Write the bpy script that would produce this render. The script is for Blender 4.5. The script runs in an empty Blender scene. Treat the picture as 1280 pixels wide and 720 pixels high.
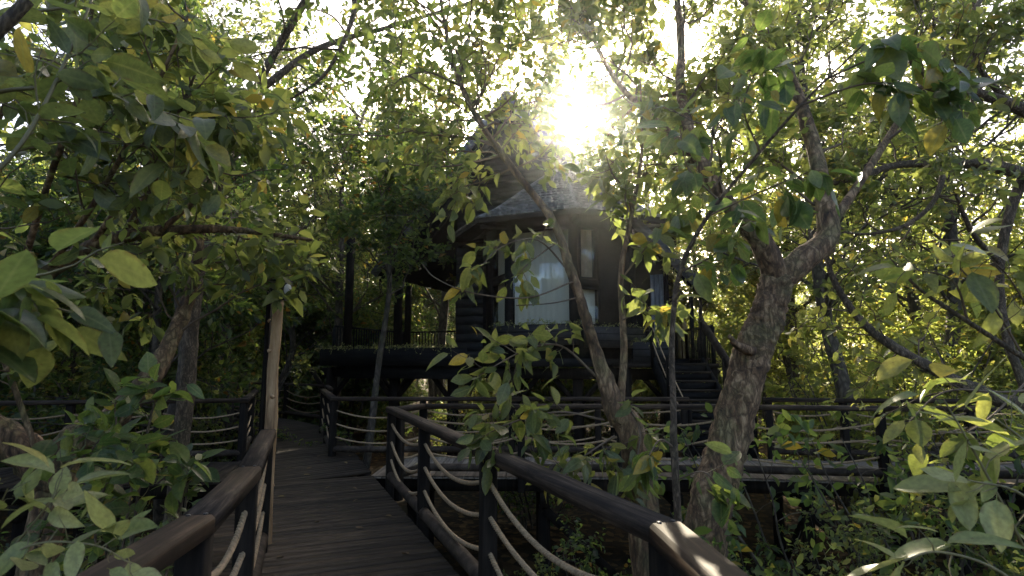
import bpy, math, random
import numpy as np
from mathutils import Vector, Matrix

random.seed(7)
RNG = np.random.default_rng(7)
SC = bpy.context.scene
COL = SC.collection
R = math.radians

# ------------------------------------------------------------------ camera
CAMZ = 1.6
PITCH = R(7.6)
cam_d = bpy.data.cameras.new('camera')
cam_d.sensor_width = 36.0
cam_d.lens = 20.0
cam_d.clip_start = 0.05
cam_d.clip_end = 1000.0
cam_d.dof.use_dof = True
cam_d.dof.focus_distance = 7.5
cam_d.dof.aperture_fstop = 5.6
cam = bpy.data.objects.new('camera', cam_d)
cam.location = (0, 0, CAMZ)
cam.rotation_euler = (math.pi / 2 + PITCH, 0, 0)
COL.objects.link(cam)
SC.camera = cam

# ------------------------------------------------------------------ sky, sun, exposure
SUN_AZ = R(6.75)      # to the right of +Y
SUN_EL = R(24.6)
world = bpy.data.worlds.new('World')
SC.world = world
world.use_nodes = True
wn = world.node_tree
bg = wn.nodes['Background']
sky = wn.nodes.new('ShaderNodeTexSky')
sky.sky_type = 'NISHITA'
sky.sun_disc = False
sky.sun_elevation = SUN_EL
sky.sun_rotation = SUN_AZ
sky.air_density = 0.75
sky.dust_density = 4.5
sky.ozone_density = 0.4
wn.links.new(sky.outputs[0], bg.inputs[0])
bg.inputs[1].default_value = 0.14

sun_d = bpy.data.lights.new('sun', 'SUN')
sun_d.energy = 5.0
sun_d.angle = R(0.6)
sun_d.color = (1.0, 0.88, 0.66)
sun = bpy.data.objects.new('sun', sun_d)
SD = Vector((math.sin(SUN_AZ) * math.cos(SUN_EL), math.cos(SUN_AZ) * math.cos(SUN_EL), math.sin(SUN_EL)))
sun.rotation_euler = SD.to_track_quat('Z', 'Y').to_euler()
sun.location = (10, 60, 40)
COL.objects.link(sun)

SC.view_settings.view_transform = 'Standard'
SC.view_settings.look = 'None'
SC.view_settings.exposure = 2.0
SC.view_settings.gamma = 1.0
SC.view_settings.use_curve_mapping = False
cy = SC.cycles
cy.max_bounces = 6
cy.diffuse_bounces = 4
cy.glossy_bounces = 2
cy.transmission_bounces = 4
cy.transparent_max_bounces = 8
cy.volume_bounces = 0
cy.caustics_reflective = False
cy.caustics_refractive = False
cy.use_denoising = True
cy.sample_clamp_indirect = 6.0

HAZE_DENSITY = 0.0015
HAZE_G = 0.95

GROUND_Z = -1.75
WATER_Z = -1.72


# ------------------------------------------------------------------ helpers
def P(px, py, Y):
    """world point seen in the photograph's pixel at ground distance Y"""
    cx, cu, cf = (px - 640.0), (360.0 - py), 711.1
    fy = cf * math.cos(PITCH) - cu * math.sin(PITCH)
    uz = cf * math.sin(PITCH) + cu * math.cos(PITCH)
    s = Y / fy
    return np.array([cx * s, Y, CAMZ + uz * s])


def project(p):
    """N,3 -> pixel x, pixel y, depth"""
    p = np.atleast_2d(p)
    d = p - np.array([0, 0, CAMZ])
    f = d[:, 1] * math.cos(PITCH) + d[:, 2] * math.sin(PITCH)
    u = -d[:, 1] * math.sin(PITCH) + d[:, 2] * math.cos(PITCH)
    f2 = np.where(np.abs(f) < 1e-3, 1e-3, f)
    return 640 + 711.1 * d[:, 0] / f2, 360 - 711.1 * u / f2, f


class Geo:
    def __init__(s):
        s.v = []; s.q = []; s.t = []; s.n = 0; s.uq = []; s.ut = []

    def add(s, v, q=None, t=None, uq=None, ut=None):
        v = np.asarray(v, float).reshape(-1, 3)
        if q is not None and len(q):
            s.q.append(np.asarray(q, int) + s.n)
            if uq is not None: s.uq.append(np.asarray(uq, float).reshape(-1, 2))
        if t is not None and len(t):
            s.t.append(np.asarray(t, int) + s.n)
            if ut is not None: s.ut.append(np.asarray(ut, float).reshape(-1, 2))
        s.v.append(v); s.n += len(v)
        return s

    def box(s, c, size, rot=None):
        h = np.asarray(size, float) / 2
        v = np.array([[x, y, z] for x in (-1, 1) for y in (-1, 1) for z in (-1, 1)], float) * h
        if rot is not None: v = v @ np.asarray(rot, float).T
        return s.add(v + np.asarray(c, float), q=[[0, 1, 3, 2], [4, 6, 7, 5], [0, 4, 5, 1], [2, 3, 7, 6], [0, 2, 6, 4], [1, 5, 7, 3]])

    def bar(s, a, b, w, h, up=(0, 0, 1)):
        """box-section bar from a to b, w wide, h high"""
        a = np.asarray(a, float); b = np.asarray(b, float)
        d = b - a; L = np.linalg.norm(d); d /= L
        up = np.asarray(up, float)
        sd = np.cross(d, up)
        if np.linalg.norm(sd) < 1e-4: sd = np.cross(d, (1, 0, 0))
        sd /= np.linalg.norm(sd); u2 = np.cross(sd, d)
        return s.box((a + b) / 2, (L, w, h), np.stack([d, sd, u2], 1))

    def poly(s, pts, thick, nrm):
        """convex prism: polygon pts extruded by thick along nrm"""
        pts = np.asarray(pts, float); n = len(pts)
        nrm = np.asarray(nrm, float)
        v = np.vstack([pts, pts + nrm * thick])
        q = [[i, (i + 1) % n, n + (i + 1) % n, n + i] for i in range(n)]
        t = [[0, i + 1, i] for i in range(1, n - 1)] + [[n, n + i, n + i + 1] for i in range(1, n - 1)]
        return s.add(v, q=q, t=t)

    def mesh(s, name, origin=(0, 0, 0), smooth=False, mat=None):
        me = bpy.data.meshes.new(name)
        V = np.vstack(s.v) - np.asarray(origin, float)
        Q = np.vstack(s.q) if s.q else np.zeros((0, 4), int)
        T = np.vstack(s.t) if s.t else np.zeros((0, 3), int)
        me.vertices.add(len(V)); me.vertices.foreach_set('co', V.astype(np.float32).ravel())
        loops = np.concatenate([Q.ravel(), T.ravel()]).astype(np.int32)
        me.loops.add(len(loops)); me.loops.foreach_set('vertex_index', loops)
        npoly = len(Q) + len(T)
        me.polygons.add(npoly)
        ls = np.concatenate([np.arange(len(Q)) * 4, len(Q) * 4 + np.arange(len(T)) * 3]).astype(np.int32)
        me.polygons.foreach_set('loop_start', ls)
        if smooth: me.polygons.foreach_set('use_smooth', np.ones(npoly, bool))
        if (s.uq or s.ut):
            uv = np.vstack(s.uq + s.ut)
            if len(uv) == len(loops):
                lay = me.uv_layers.new(name='uv')
                lay.data.foreach_set('uv', uv.astype(np.float32).ravel())
        me.update(calc_edges=True)
        if mat is not None: me.materials.append(mat)
        return me


def link(name, me, parent=None, loc=None):
    o = bpy.data.objects.new(name, me)
    COL.objects.link(o)
    if parent is not None: o.parent = parent
    if loc is not None: o.location = loc
    return o


def tag(o, label=None, cat=None, group=None, kind=None):
    if label: o['label'] = label
    if cat: o['category'] = cat
    if group: o['group'] = group
    if kind: o['kind'] = kind
    return o


def thing(name, label, cat, loc=(0, 0, 0), rz=0.0, group=None):
    o = bpy.data.objects.new(name, None)
    o.empty_display_size = 0.2
    COL.objects.link(o)
    o.location = loc; o.rotation_euler = (0, 0, rz)
    return tag(o, label, cat, group)


def part(name, geo, mat, parent, origin=(0, 0, 0), smooth=False, kind=None, loc=None):
    o = link(name, geo.mesh(name, origin, smooth, mat), parent, loc)
    if kind: o['kind'] = kind
    return o


def smooth_path(ctrl, sub=6):
    c = np.asarray(ctrl, float)
    if len(c) < 3: 
        t = np.linspace(0, 1, sub + 1)[:, None]
        return c[0] * (1 - t) + c[1] * t
    e = np.vstack([2 * c[0] - c[1], c, 2 * c[-1] - c[-2]])
    out = []
    for i in range(1, len(e) - 2):
        p0, p1, p2, p3 = e[i - 1], e[i], e[i + 1], e[i + 2]
        for k in range(sub):
            t = k / sub
            out.append(0.5 * ((2 * p1) + (-p0 + p2) * t + (2 * p0 - 5 * p1 + 4 * p2 - p3) * t * t + (-p0 + 3 * p1 - 3 * p2 + p3) * t ** 3))
    out.append(c[-1])
    return np.array(out)


def tube(path, radii, n=8, rough=0.0, cap=True):
    path = np.asarray(path, float); m = len(path)
    radii = np.broadcast_to(np.asarray(radii, float), (m,))
    tg = np.gradient(path, axis=0)
    tg /= np.linalg.norm(tg, axis=1)[:, None] + 1e-9
    ref = np.array([0.0, 0, 1]) if abs(tg[0][2]) < 0.9 else np.array([1.0, 0, 0])
    a = np.cross(tg[0], ref); a /= np.linalg.norm(a)
    V = np.zeros((m, n, 3)); ang = np.arange(n) * 2 * math.pi / n
    jit = 1 + rough * RNG.normal(0, 1, (m, n)) if rough else np.ones((m, n))
    if rough:
        for k in (2, 3):
            jit += rough * 1.2 * np.sin(k * ang[None, :] + np.cumsum(RNG.normal(0, 0.35, m))[:, None])
    for i in range(m):
        a = a - tg[i] * (a @ tg[i]); a /= np.linalg.norm(a) + 1e-9
        b = np.cross(tg[i], a)
        V[i] = path[i] + (radii[i] * jit[i])[:, None] * (np.cos(ang)[:, None] * a + np.sin(ang)[:, None] * b)
    idx = np.arange(m * n).reshape(m, n)
    q = np.stack([idx[:-1], np.roll(idx[:-1], -1, 1), np.roll(idx[1:], -1, 1), idx[1:]], -1).reshape(-1, 4)
    t = None
    V = V.reshape(-1, 3)
    if cap:
        V = np.vstack([V, path[0], path[-1]])
        k = m * n
        t = [[k, idx[0][(i + 1) % n], idx[0][i]] for i in range(n)] + [[k + 1, idx[-1][i], idx[-1][(i + 1) % n]] for i in range(n)]
    return V, q, t


# ------------------------------------------------------------------ materials
def nt(name):
    m = bpy.data.materials.new(name); m.use_nodes = True
    n = m.node_tree
    b = n.nodes['Principled BSDF']
    return m, n, b


def N(n, t, **kw):
    x = n.nodes.new(t)
    for k, v in kw.items():
        if hasattr(x, k): setattr(x, k, v)
        else: x.inputs[k].default_value = v
    return x


def ramp(n, fac, stops):
    r = n.nodes.new('ShaderNodeValToRGB')
    e = r.color_ramp.elements
    while len(e) < len(stops): e.new(0.5)
    for i, (p, c) in enumerate(stops):
        e[i].position = p; e[i].color = (*c, 1)
    n.links.new(fac, r.inputs[0])
    return r.outputs[0]


def mapped(n, scale=(1, 1, 1), which='Object', rnd=True):
    tc = n.nodes.new('ShaderNodeTexCoord')
    mp = n.nodes.new('ShaderNodeMapping')
    mp.inputs['Scale'].default_value = scale
    n.links.new(tc.outputs[which], mp.inputs[0])
    if rnd:
        oi = n.nodes.new('ShaderNodeObjectInfo')
        ml = n.nodes.new('ShaderNodeVectorMath'); ml.operation = 'MULTIPLY_ADD'
        ml.inputs[1].default_value = (1, 1, 1)
        cb = n.nodes.new('ShaderNodeCombineXYZ')
        mm = n.nodes.new('ShaderNodeMath'); mm.operation = 'MULTIPLY'; mm.inputs[1].default_value = 37.0
        n.links.new(oi.outputs['Random'], mm.inputs[0])
        for k in range(3): n.links.new(mm.outputs[0], cb.inputs[k])
        n.links.new(mp.outputs[0], ml.inputs[0]); n.links.new(cb.outputs[0], ml.inputs[2])
        return ml.outputs[0]
    return mp.outputs[0]


def bump(n, b, h, strength=0.4, dist=0.01):
    bp = n.nodes.new('ShaderNodeBump')
    bp.inputs['Strength'].default_value = strength; bp.inputs['Distance'].default_value = dist
    n.links.new(h, bp.inputs['Height']); n.links.new(bp.outputs[0], b.inputs['Normal'])


def mixc(n, a, b, fac, mode='MIX'):
    m = n.nodes.new('ShaderNodeMix'); m.data_type = 'RGBA'; m.blend_type = mode
    for src, i in ((fac, 0), (a, 6), (b, 7)):
        if isinstance(src, (int, float)): m.inputs[i].default_value = src
        elif isinstance(src, tuple): m.inputs[i].default_value = (*src, 1)
        else: n.links.new(src, m.inputs[i])
    return m.outputs[2]


def wood_mat(name, dark, mid, light, scale=(2, 30, 30), rough=0.6, spread=0.5, bstr=0.35, dirt=0.5, spec=0.35):
    m, n, b = nt(name)
    v = mapped(n, scale)
    g = N(n, 'ShaderNodeTexNoise', Scale=1.0, Detail=8.0, Roughness=0.65, Distortion=0.6)
    n.links.new(v, g.inputs['Vector'])
    c = ramp(n, g.outputs[0], [(0.33, dark), (0.5, mid), (0.67, light)])
    oi = n.nodes.new('ShaderNodeObjectInfo')
    mr = N(n, 'ShaderNodeMapRange'); mr.inputs[3].default_value = 1 - spread; mr.inputs[4].default_value = 1 + spread
    n.links.new(oi.outputs['Random'], mr.inputs[0])
    cb = n.nodes.new('ShaderNodeCombineColor')
    for k in range(3): n.links.new(mr.outputs[0], cb.inputs[k])
    c = mixc(n, c, cb.outputs[0], 1.0, 'MULTIPLY')
    v2 = mapped(n, (1.3, 1.3, 1.3))
    d = N(n, 'ShaderNodeTexNoise', Scale=1.6, Detail=6.0, Roughness=0.7)
    n.links.new(v2, d.inputs['Vector'])
    f = ramp(n, d.outputs[0], [(0.42, (0, 0, 0)), (0.68, (dirt, dirt, dirt))])
    c = mixc(n, c, tuple(x * 0.45 for x in dark), f)
    n.links.new(c, b.inputs['Base Color'])
    rr = N(n, 'ShaderNodeMapRange'); rr.inputs[3].default_value = rough - 0.12; rr.inputs[4].default_value = rough + 0.2
    n.links.new(d.outputs[0], rr.inputs[0]); n.links.new(rr.outputs[0], b.inputs['Roughness'])
    b.inputs['Specular IOR Level'].default_value = spec
    bump(n, b, g.outputs[0], bstr, 0.004)
    return m


def plain_mat(name, col, rough=0.6, metal=0.0, var=0.25, scale=6.0):
    m, n, b = nt(name)
    v = mapped(n)
    g = N(n, 'ShaderNodeTexNoise', Scale=scale, Detail=6.0, Roughness=0.6)
    n.links.new(v, g.inputs['Vector'])
    c = ramp(n, g.outputs[0], [(0.3, tuple(x * (1 - var) for x in col)), (0.7, tuple(min(1, x * (1 + var)) for x in col))])
    n.links.new(c, b.inputs['Base Color'])
    b.inputs['Roughness'].default_value = rough; b.inputs['Metallic'].default_value = metal
    bump(n, b, g.outputs[0], 0.15, 0.003)
    return m


def leaf_mat(name, stops, tstops, per='island', trans=0.5, rough=0.42, veins=False, spec=0.45):
    m, n, b = nt(name)
    if per == 'object':
        oi = n.nodes.new('ShaderNodeObjectInfo'); rnd = oi.outputs['Random']
    else:
        gi = n.nodes.new('ShaderNodeNewGeometry'); rnd = gi.outputs['Random Per Island']
    c = ramp(n, rnd, stops); t = ramp(n, rnd, tstops)
    tc = n.nodes.new('ShaderNodeTexCoord')
    ns = N(n, 'ShaderNodeTexNoise', Scale=9.0 if per == 'object' else 1.5, Detail=4.0)
    n.links.new(tc.outputs['Object'], ns.inputs['Vector'])
    f = ramp(n, ns.outputs[0], [(0.3, (0.72, 0.72, 0.72)), (0.7, (1.2, 1.2, 1.15))])
    c = mixc(n, c, f, 1.0, 'MULTIPLY'); t = mixc(n, t, f, 1.0, 'MULTIPLY')
    if veins:
        uv = n.nodes.new('ShaderNodeUVMap')
        sx = n.nodes.new('ShaderNodeSeparateXYZ'); n.links.new(uv.outputs[0], sx.inputs[0])
        # |u|
        ab = N(n, 'ShaderNodeMath', operation='ABSOLUTE'); n.links.new(sx.outputs[0], ab.inputs[0])
        mid = N(n, 'ShaderNodeMapRange'); mid.inputs[1].default_value = 0.0; mid.inputs[2].default_value = 0.07
        mid.inputs[3].default_value = 1.0; mid.inputs[4].default_value = 0.0
        n.links.new(ab.outputs[0], mid.inputs[0])
        sm = N(n, 'ShaderNodeMath', operation='MULTIPLY_ADD'); sm.inputs[1].default_value = -0.22
        n.links.new(ab.outputs[0], sm.inputs[0]); n.links.new(sx.outputs[1], sm.inputs[2])
        fr = N(n, 'ShaderNodeMath', operation='MULTIPLY'); fr.inputs[1].default_value = 9.0; n.links.new(sm.outputs[0], fr.inputs[0])
        pp = N(n, 'ShaderNodeMath', operation='PINGPONG'); pp.inputs[1].default_value = 0.5; n.links.new(fr.outputs[0], pp.inputs[0])
        sv = N(n, 'ShaderNodeMapRange'); sv.inputs[1].default_value = 0.0; sv.inputs[2].default_value = 0.07
        sv.inputs[3].default_value = 0.45; sv.inputs[4].default_value = 0.0
        n.links.new(pp.outputs[0], sv.inputs[0])
        mx = N(n, 'ShaderNodeMath', operation='MAXIMUM'); n.links.new(mid.outputs[0], mx.inputs[0]); n.links.new(sv.outputs[0], mx.inputs[1])
        hf = N(n, 'ShaderNodeMath', operation='MULTIPLY'); hf.inputs[1].default_value = 0.55; n.links.new(mx.outputs[0], hf.inputs[0])
        c = mixc(n, c, (0.20, 0.22, 0.07), hf.outputs[0])
        t = mixc(n, t, (0.40, 0.42, 0.12), hf.outputs[0])
        # browned margins and a few blemishes
        ed = N(n, 'ShaderNodeMapRange'); ed.inputs[1].default_value = 0.36; ed.inputs[2].default_value = 0.5
        n.links.new(ab.outputs[0], ed.inputs[0])
        n2 = N(n, 'ShaderNodeTexNoise', Scale=5.0, Detail=5.0)
        vv = mapped(n, (1, 1, 1)); n.links.new(vv, n2.inputs['Vector'])
        pr = N(n, 'ShaderNodeMath', operation='MULTIPLY'); n.links.new(ed.outputs[0], pr.inputs[0])
        em = N(n, 'ShaderNodeMapRange'); em.inputs[1].default_value = 0.48; em.inputs[2].default_value = 0.62; n.links.new(n2.outputs[0], em.inputs[0])
        n.links.new(em.outputs[0], pr.inputs[1])
        n3 = N(n, 'ShaderNodeTexNoise', Scale=11.0, Detail=3.0); n.links.new(vv, n3.inputs['Vector'])
        sp = N(n, 'ShaderNodeMapRange'); sp.inputs[1].default_value = 0.68; sp.inputs[2].default_value = 0.74; n.links.new(n3.outputs[0], sp.inputs[0])
        bl = N(n, 'ShaderNodeMath', operation='MAXIMUM'); n.links.new(pr.outputs[0], bl.inputs[0]); n.links.new(sp.outputs[0], bl.inputs[1])
        b7 = N(n, 'ShaderNodeMath', operation='MULTIPLY'); b7.inputs[1].default_value = 0.75; n.links.new(bl.outputs[0], b7.inputs[0])
        c = mixc(n, c, (0.13, 0.08, 0.03), b7.outputs[0]); t = mixc(n, t, (0.20, 0.12, 0.03), b7.outputs[0])
        bump(n, b, mx.outputs[0], -0.25, 0.003)
    n.links.new(c, b.inputs['Base Color'])
    b.inputs['Roughness'].default_value = rough
    b.inputs['Specular IOR Level'].default_value = spec
    tr = n.nodes.new('ShaderNodeBsdfTranslucent'); n.links.new(t, tr.inputs[0])
    ms = n.nodes.new('ShaderNodeMixShader'); ms.inputs[0].default_value = trans
    n.links.new(b.outputs[0], ms.inputs[1]); n.links.new(tr.outputs[0], ms.inputs[2])
    n.links.new(ms.outputs[0], n.nodes['Material Output'].inputs[0])
    return m


def bark_mat(name, dark, mid, light, moss=(0.09, 0.10, 0.03), mossamt=0.5, sc=9.0):
    m, n, b = nt(name)
    v = mapped(n, (1, 1, 0.4))
    g = N(n, 'ShaderNodeTexNoise', Scale=sc, Detail=12.0, Roughness=0.72, Distortion=1.0)
    n.links.new(v, g.inputs['Vector'])
    dn = N(n, 'ShaderNodeTexNoise', Scale=sc * 0.7, Detail=5.0); n.links.new(v, dn.inputs['Vector'])
    va = N(n, 'ShaderNodeVectorMath', operation='MULTIPLY_ADD'); va.inputs[1].default_value = (.35, .35, .35)
    n.links.new(dn.outputs['Color'], va.inputs[0]); n.links.new(v, va.inputs[2])
    vo = N(n, 'ShaderNodeTexVoronoi', Scale=sc * 1.5); vo.feature = 'DISTANCE_TO_EDGE'
    n.links.new(va.outputs[0], vo.inputs['Vector'])
    c = ramp(n, g.outputs[0], [(0.32, dark), (0.5, mid), (0.68, light)])
    v2 = mapped(n)
    g2 = N(n, 'ShaderNodeTexNoise', Scale=3.2, Detail=6.0, Roughness=0.65)
    n.links.new(v2, g2.inputs['Vector'])
    f = ramp(n, g2.outputs[0], [(0.48, (0, 0, 0)), (0.62, (mossamt,) * 3)])
    c = mixc(n, c, moss, f)
    fl = ramp(n, vo.outputs[0], [(0.0, (0.35, 0.33, 0.30)), (0.3, (1.05, 1.05, 1.05))])
    c = mixc(n, c, fl, 1.0, 'MULTIPLY')
    n.links.new(c, b.inputs['Base Color'])
    b.inputs['Roughness'].default_value = 0.85
    ad = N(n, 'ShaderNodeMath', operation='MULTIPLY_ADD'); ad.inputs[1].default_value = 0.6
    n.links.new(vo.outputs[0], ad.inputs[0]); n.links.new(g.outputs[0], ad.inputs[2])
    bump(n, b, ad.outputs[0], 0.9, 0.03)
    return m


M = {}
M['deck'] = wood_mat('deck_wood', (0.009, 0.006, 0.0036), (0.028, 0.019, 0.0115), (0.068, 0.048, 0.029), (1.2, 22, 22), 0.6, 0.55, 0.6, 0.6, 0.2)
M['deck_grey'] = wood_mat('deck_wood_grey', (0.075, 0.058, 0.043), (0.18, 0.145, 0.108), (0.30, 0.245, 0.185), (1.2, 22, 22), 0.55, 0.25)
M['rail'] = wood_mat('rail_wood', (0.020, 0.014, 0.010), (0.045, 0.033, 0.024), (0.10, 0.075, 0.055), (8, 8, 8), 0.65, 0.15, 0.4, 0.35, 0.15)
M['railtop'] = wood_mat('rail_top_wood', (0.011, 0.007, 0.0042), (0.032, 0.021, 0.0135), (0.10, 0.067, 0.044), (1.6, 34, 34), 0.66, 0.2, 0.9, 0.6, 0.2)
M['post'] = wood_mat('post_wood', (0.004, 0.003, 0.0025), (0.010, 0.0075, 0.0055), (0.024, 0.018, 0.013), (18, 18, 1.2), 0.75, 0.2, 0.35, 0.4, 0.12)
M['house'] = wood_mat('house_black_wood', (0.006, 0.006, 0.006), (0.011, 0.0105, 0.0105), (0.020, 0.019, 0.019), (2, 14, 14), 0.75, 0.2, 0.25, 0.3, 0.15)
M['clap'] = wood_mat('clapboard_wood', (0.016, 0.015, 0.0145), (0.027, 0.026, 0.025), (0.045, 0.043, 0.042), (2, 14, 22), 0.6, 0.18, 0.3, 0.3)
M['siding'] = wood_mat('lit_grey_siding', (0.10, 0.115, 0.13), (0.16, 0.18, 0.20), (0.24, 0.26, 0.28), (14, 14, 2), 0.6, 0.15, 0.25, 0.3)
M['shingle'] = wood_mat('shingle_wood', (0.12, 0.11, 0.105), (0.24, 0.23, 0.22), (0.42, 0.40, 0.38), (9, 9, 9), 0.7, 0.1, 0.3, 0.3)
_n = M['shingle'].node_tree; _b = _n.nodes['Principled BSDF']
_gi = _n.nodes.new('ShaderNodeNewGeometry'); _c = _b.inputs['Base Color'].links[0].from_socket
_n.links.new(mixc(_n, _c, ramp(_n, _gi.outputs['Random Per Island'], [(0, (.45, .45, .45)), (1, (1.0, 1.0, 1.0))]), 1.0, 'MULTIPLY'), _b.inputs['Base Color'])
M['bargeboard'] = wood_mat('bargeboard_wood', (0.05, 0.055, 0.06), (0.09, 0.095, 0.105), (0.15, 0.16, 0.17), (3, 20, 20), 0.6, 0.1)
M['pole'] = wood_mat('pole_wood', (0.16, 0.085, 0.04), (0.38, 0.235, 0.12), (0.56, 0.38, 0.21), (16, 16, 1.6), 0.6, 0.05, 0.7, 0.35)
M['bark'] = bark_mat('mossy_bark', (0.028, 0.016, 0.008), (0.21, 0.122, 0.06), (0.50, 0.345, 0.195), moss=(0.17, 0.17, 0.06), mossamt=0.5)
M['bark2'] = bark_mat('brown_bark', (0.05, 0.033, 0.02), (0.14, 0.098, 0.06), (0.30, 0.22, 0.145), mossamt=0.2, sc=14)
M['barkfar'] = bark_mat('dull_bark', (0.05, 0.038, 0.028), (0.11, 0.085, 0.06), (0.19, 0.15, 0.11), mossamt=0.35, sc=6)
M['twig'] = plain_mat('twig_bark', (0.11, 0.075, 0.045), 0.8, 0, 0.4, 12)
M['greentwig'] = plain_mat('green_twig', (0.14, 0.12, 0.05), 0.6, 0, 0.3, 12)
M['rope'] = plain_mat('rope_fibre', (0.30, 0.21, 0.12), 0.9, 0, 0.35, 40)
M['metal'] = plain_mat('dark_metal', (0.03, 0.03, 0.032), 0.4, 0.6, 0.2, 10)
M['white'] = plain_mat('pale_plastic', (0.6, 0.62, 0.62), 0.3, 0, 0.1, 10)
M['cable'] = plain_mat('black_cable', (0.02, 0.02, 0.02), 0.5)
M['litter'] = plain_mat('leaf_litter', (0.10, 0.065, 0.03), 0.8, 0, 0.5, 3)


def rope_bump(m):
    n = m.node_tree; b = n.nodes['Principled BSDF']
rope_bump(M['rope'])

# curtain and glass
m, n, b = nt('sheer_curtain')
b.inputs['Base Color'].default_value = (0.78, 0.78, 0.72, 1); b.inputs['Roughness'].default_value = 0.9
v = mapped(n, (1, 1, 1)); g = N(n, 'ShaderNodeTexNoise', Scale=60.0, Detail=3.0); n.links.new(v, g.inputs['Vector'])
n.links.new(ramp(n, g.outputs[0], [(0.3, (0.70, 0.66, 0.53)), (0.7, (0.80, 0.76, 0.63))]), b.inputs['Base Color'])
M['curtain'] = m
M['warm_reflection'] = plain_mat('warm_reflection', (0.50, 0.38, 0.26), 0.9, 0, 0.3, 5)  # tan sheet standing in for the warm reflection in one bay pane
m, n, b = nt('window_glass')
gl = N(n, 'ShaderNodeBsdfGlossy', Roughness=0.03); gl.inputs[0].default_value = (0.9, 0.95, 0.95, 1)
tp = n.nodes.new('ShaderNodeBsdfTransparent'); tp.inputs[0].default_value = (0.95, 0.96, 0.95, 1)
nz = N(n, 'ShaderNodeTexNoise', Scale=1.2, Detail=2.0); n.links.new(mapped(n), nz.inputs['Vector'])
bp = N(n, 'ShaderNodeBump', Strength=0.04, Distance=0.05); n.links.new(nz.outputs[0], bp.inputs['Height'])
n.links.new(bp.outputs[0], gl.inputs['Normal'])
ms = n.nodes.new('ShaderNodeMixShader'); ms.inputs[0].default_value = 0.10
n.links.new(tp.outputs[0], ms.inputs[1]); n.links.new(gl.outputs[0], ms.inputs[2])
n.links.new(ms.outputs[0], n.nodes['Material Output'].inputs[0])
M['glass'] = m

# leaves: deep forest green, olive, yellow-green
def greens(a, b_, c, acc):
    return [(0.0, a), (0.5, b_), (0.93, c), (0.975, acc)]
ORG = (0.16, 0.08, 0.02); YEL = (0.24, 0.19, 0.03)
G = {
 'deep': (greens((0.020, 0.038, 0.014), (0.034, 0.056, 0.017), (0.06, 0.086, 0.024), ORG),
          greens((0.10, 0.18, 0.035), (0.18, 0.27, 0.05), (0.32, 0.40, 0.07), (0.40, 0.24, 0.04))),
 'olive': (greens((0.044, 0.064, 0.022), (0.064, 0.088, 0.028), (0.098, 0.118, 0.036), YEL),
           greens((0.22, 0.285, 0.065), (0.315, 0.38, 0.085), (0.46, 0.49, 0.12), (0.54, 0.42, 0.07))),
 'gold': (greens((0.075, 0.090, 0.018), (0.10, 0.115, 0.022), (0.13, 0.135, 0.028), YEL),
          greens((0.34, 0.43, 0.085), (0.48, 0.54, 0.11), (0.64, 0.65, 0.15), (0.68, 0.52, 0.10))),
 'green': (greens((0.034, 0.062, 0.022), (0.048, 0.082, 0.026), (0.075, 0.108, 0.032), YEL),
           greens((0.16, 0.26, 0.05), (0.25, 0.36, 0.065), (0.38, 0.46, 0.09), (0.5, 0.38, 0.05))),
 'pale': (greens((0.20, 0.23, 0.075), (0.28, 0.30, 0.10), (0.36, 0.36, 0.14), (0.44, 0.40, 0.16)),
          greens((0.25, 0.30, 0.09), (0.36, 0.40, 0.12), (0.46, 0.46, 0.16), (0.5, 0.45, 0.16))),
}
LM = {}
for k, (a, b_) in G.items():
    LM[k] = leaf_mat('leaves_' + k, a, b_, 'island', 0.55)
    LM[k + '_o'] = leaf_mat('leaf_' + k, a, b_, 'object', 0.45, 0.38, veins=True)

LM['fallen_o'] = leaf_mat('leaf_fallen', greens((0.10, 0.055, 0.02), (0.17, 0.10, 0.04), (0.26, 0.18, 0.07), (0.30, 0.22, 0.06)), greens((0.1, 0.05, 0.02), (0.14, 0.08, 0.03), (0.2, 0.13, 0.05), (0.25, 0.18, 0.05)), 'object', 0.2, 0.6, veins=True)

# ------------------------------------------------------------------ leaf templates
def leaf_template(rows, wid, curl=0.0, fold=0.12, wave=0.0, petiole=True, twist=0.0):
    """leaf along +Y, length 1, normal +Z.  returns V, Q, T, uv"""
    V = []; UV = []
    ys = np.linspace(0, 1, rows)
    for i, y in enumerate(ys):
        w = wid * (math.sin(math.pi * min(1, y) ** 0.85) ** 0.8 if 0 < y < 1 else 0.0)
        w = max(w, 0.004)
        z = -curl * y * y
        tw = twist * y
        for sgn in (-1, 0, 1):
            x = sgn * w
            zz = z + (fold * w if sgn else 0) + (wave * math.sin(y * 9 + sgn) * abs(sgn))
            V.append((x * math.cos(tw), 0.12 + y, zz + x * math.sin(tw))); UV.append((sgn * 0.5, y))
    Q = []
    for i in range(rows - 1):
        for j in range(2):
            Q.append([i * 3 + j, i * 3 + j + 1, i * 3 + 3 + j + 1, i * 3 + 3 + j])
    if petiole:
        k = len(V)
        V += [(-0.008, -0.02, 0.0), (0.008, -0.02, 0.0), (0.008, 0.13, 0.004), (-0.008, 0.13, 0.004)]
        UV += [(0, 0)] * 4
        Q.append([k, k + 1, k + 2, k + 3])
    return np.array(V), np.array(Q), np.array(UV)


TPL_HI = [leaf_template(8, w, c, f, wv, True, tw) for (w, c, f, wv, tw) in
          [(0.25, 0.10, 0.25, 0.0, 0.1), (0.23, 0.28, 0.18, 0.012, -0.2), (0.28, 0.18, 0.35, 0.010, 0.25), (0.21, 0.42, 0.2, 0.015, -0.4), (0.26, -0.08, 0.12, 0.012, 0.3)]]
LEAF_MESHES = {}


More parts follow.
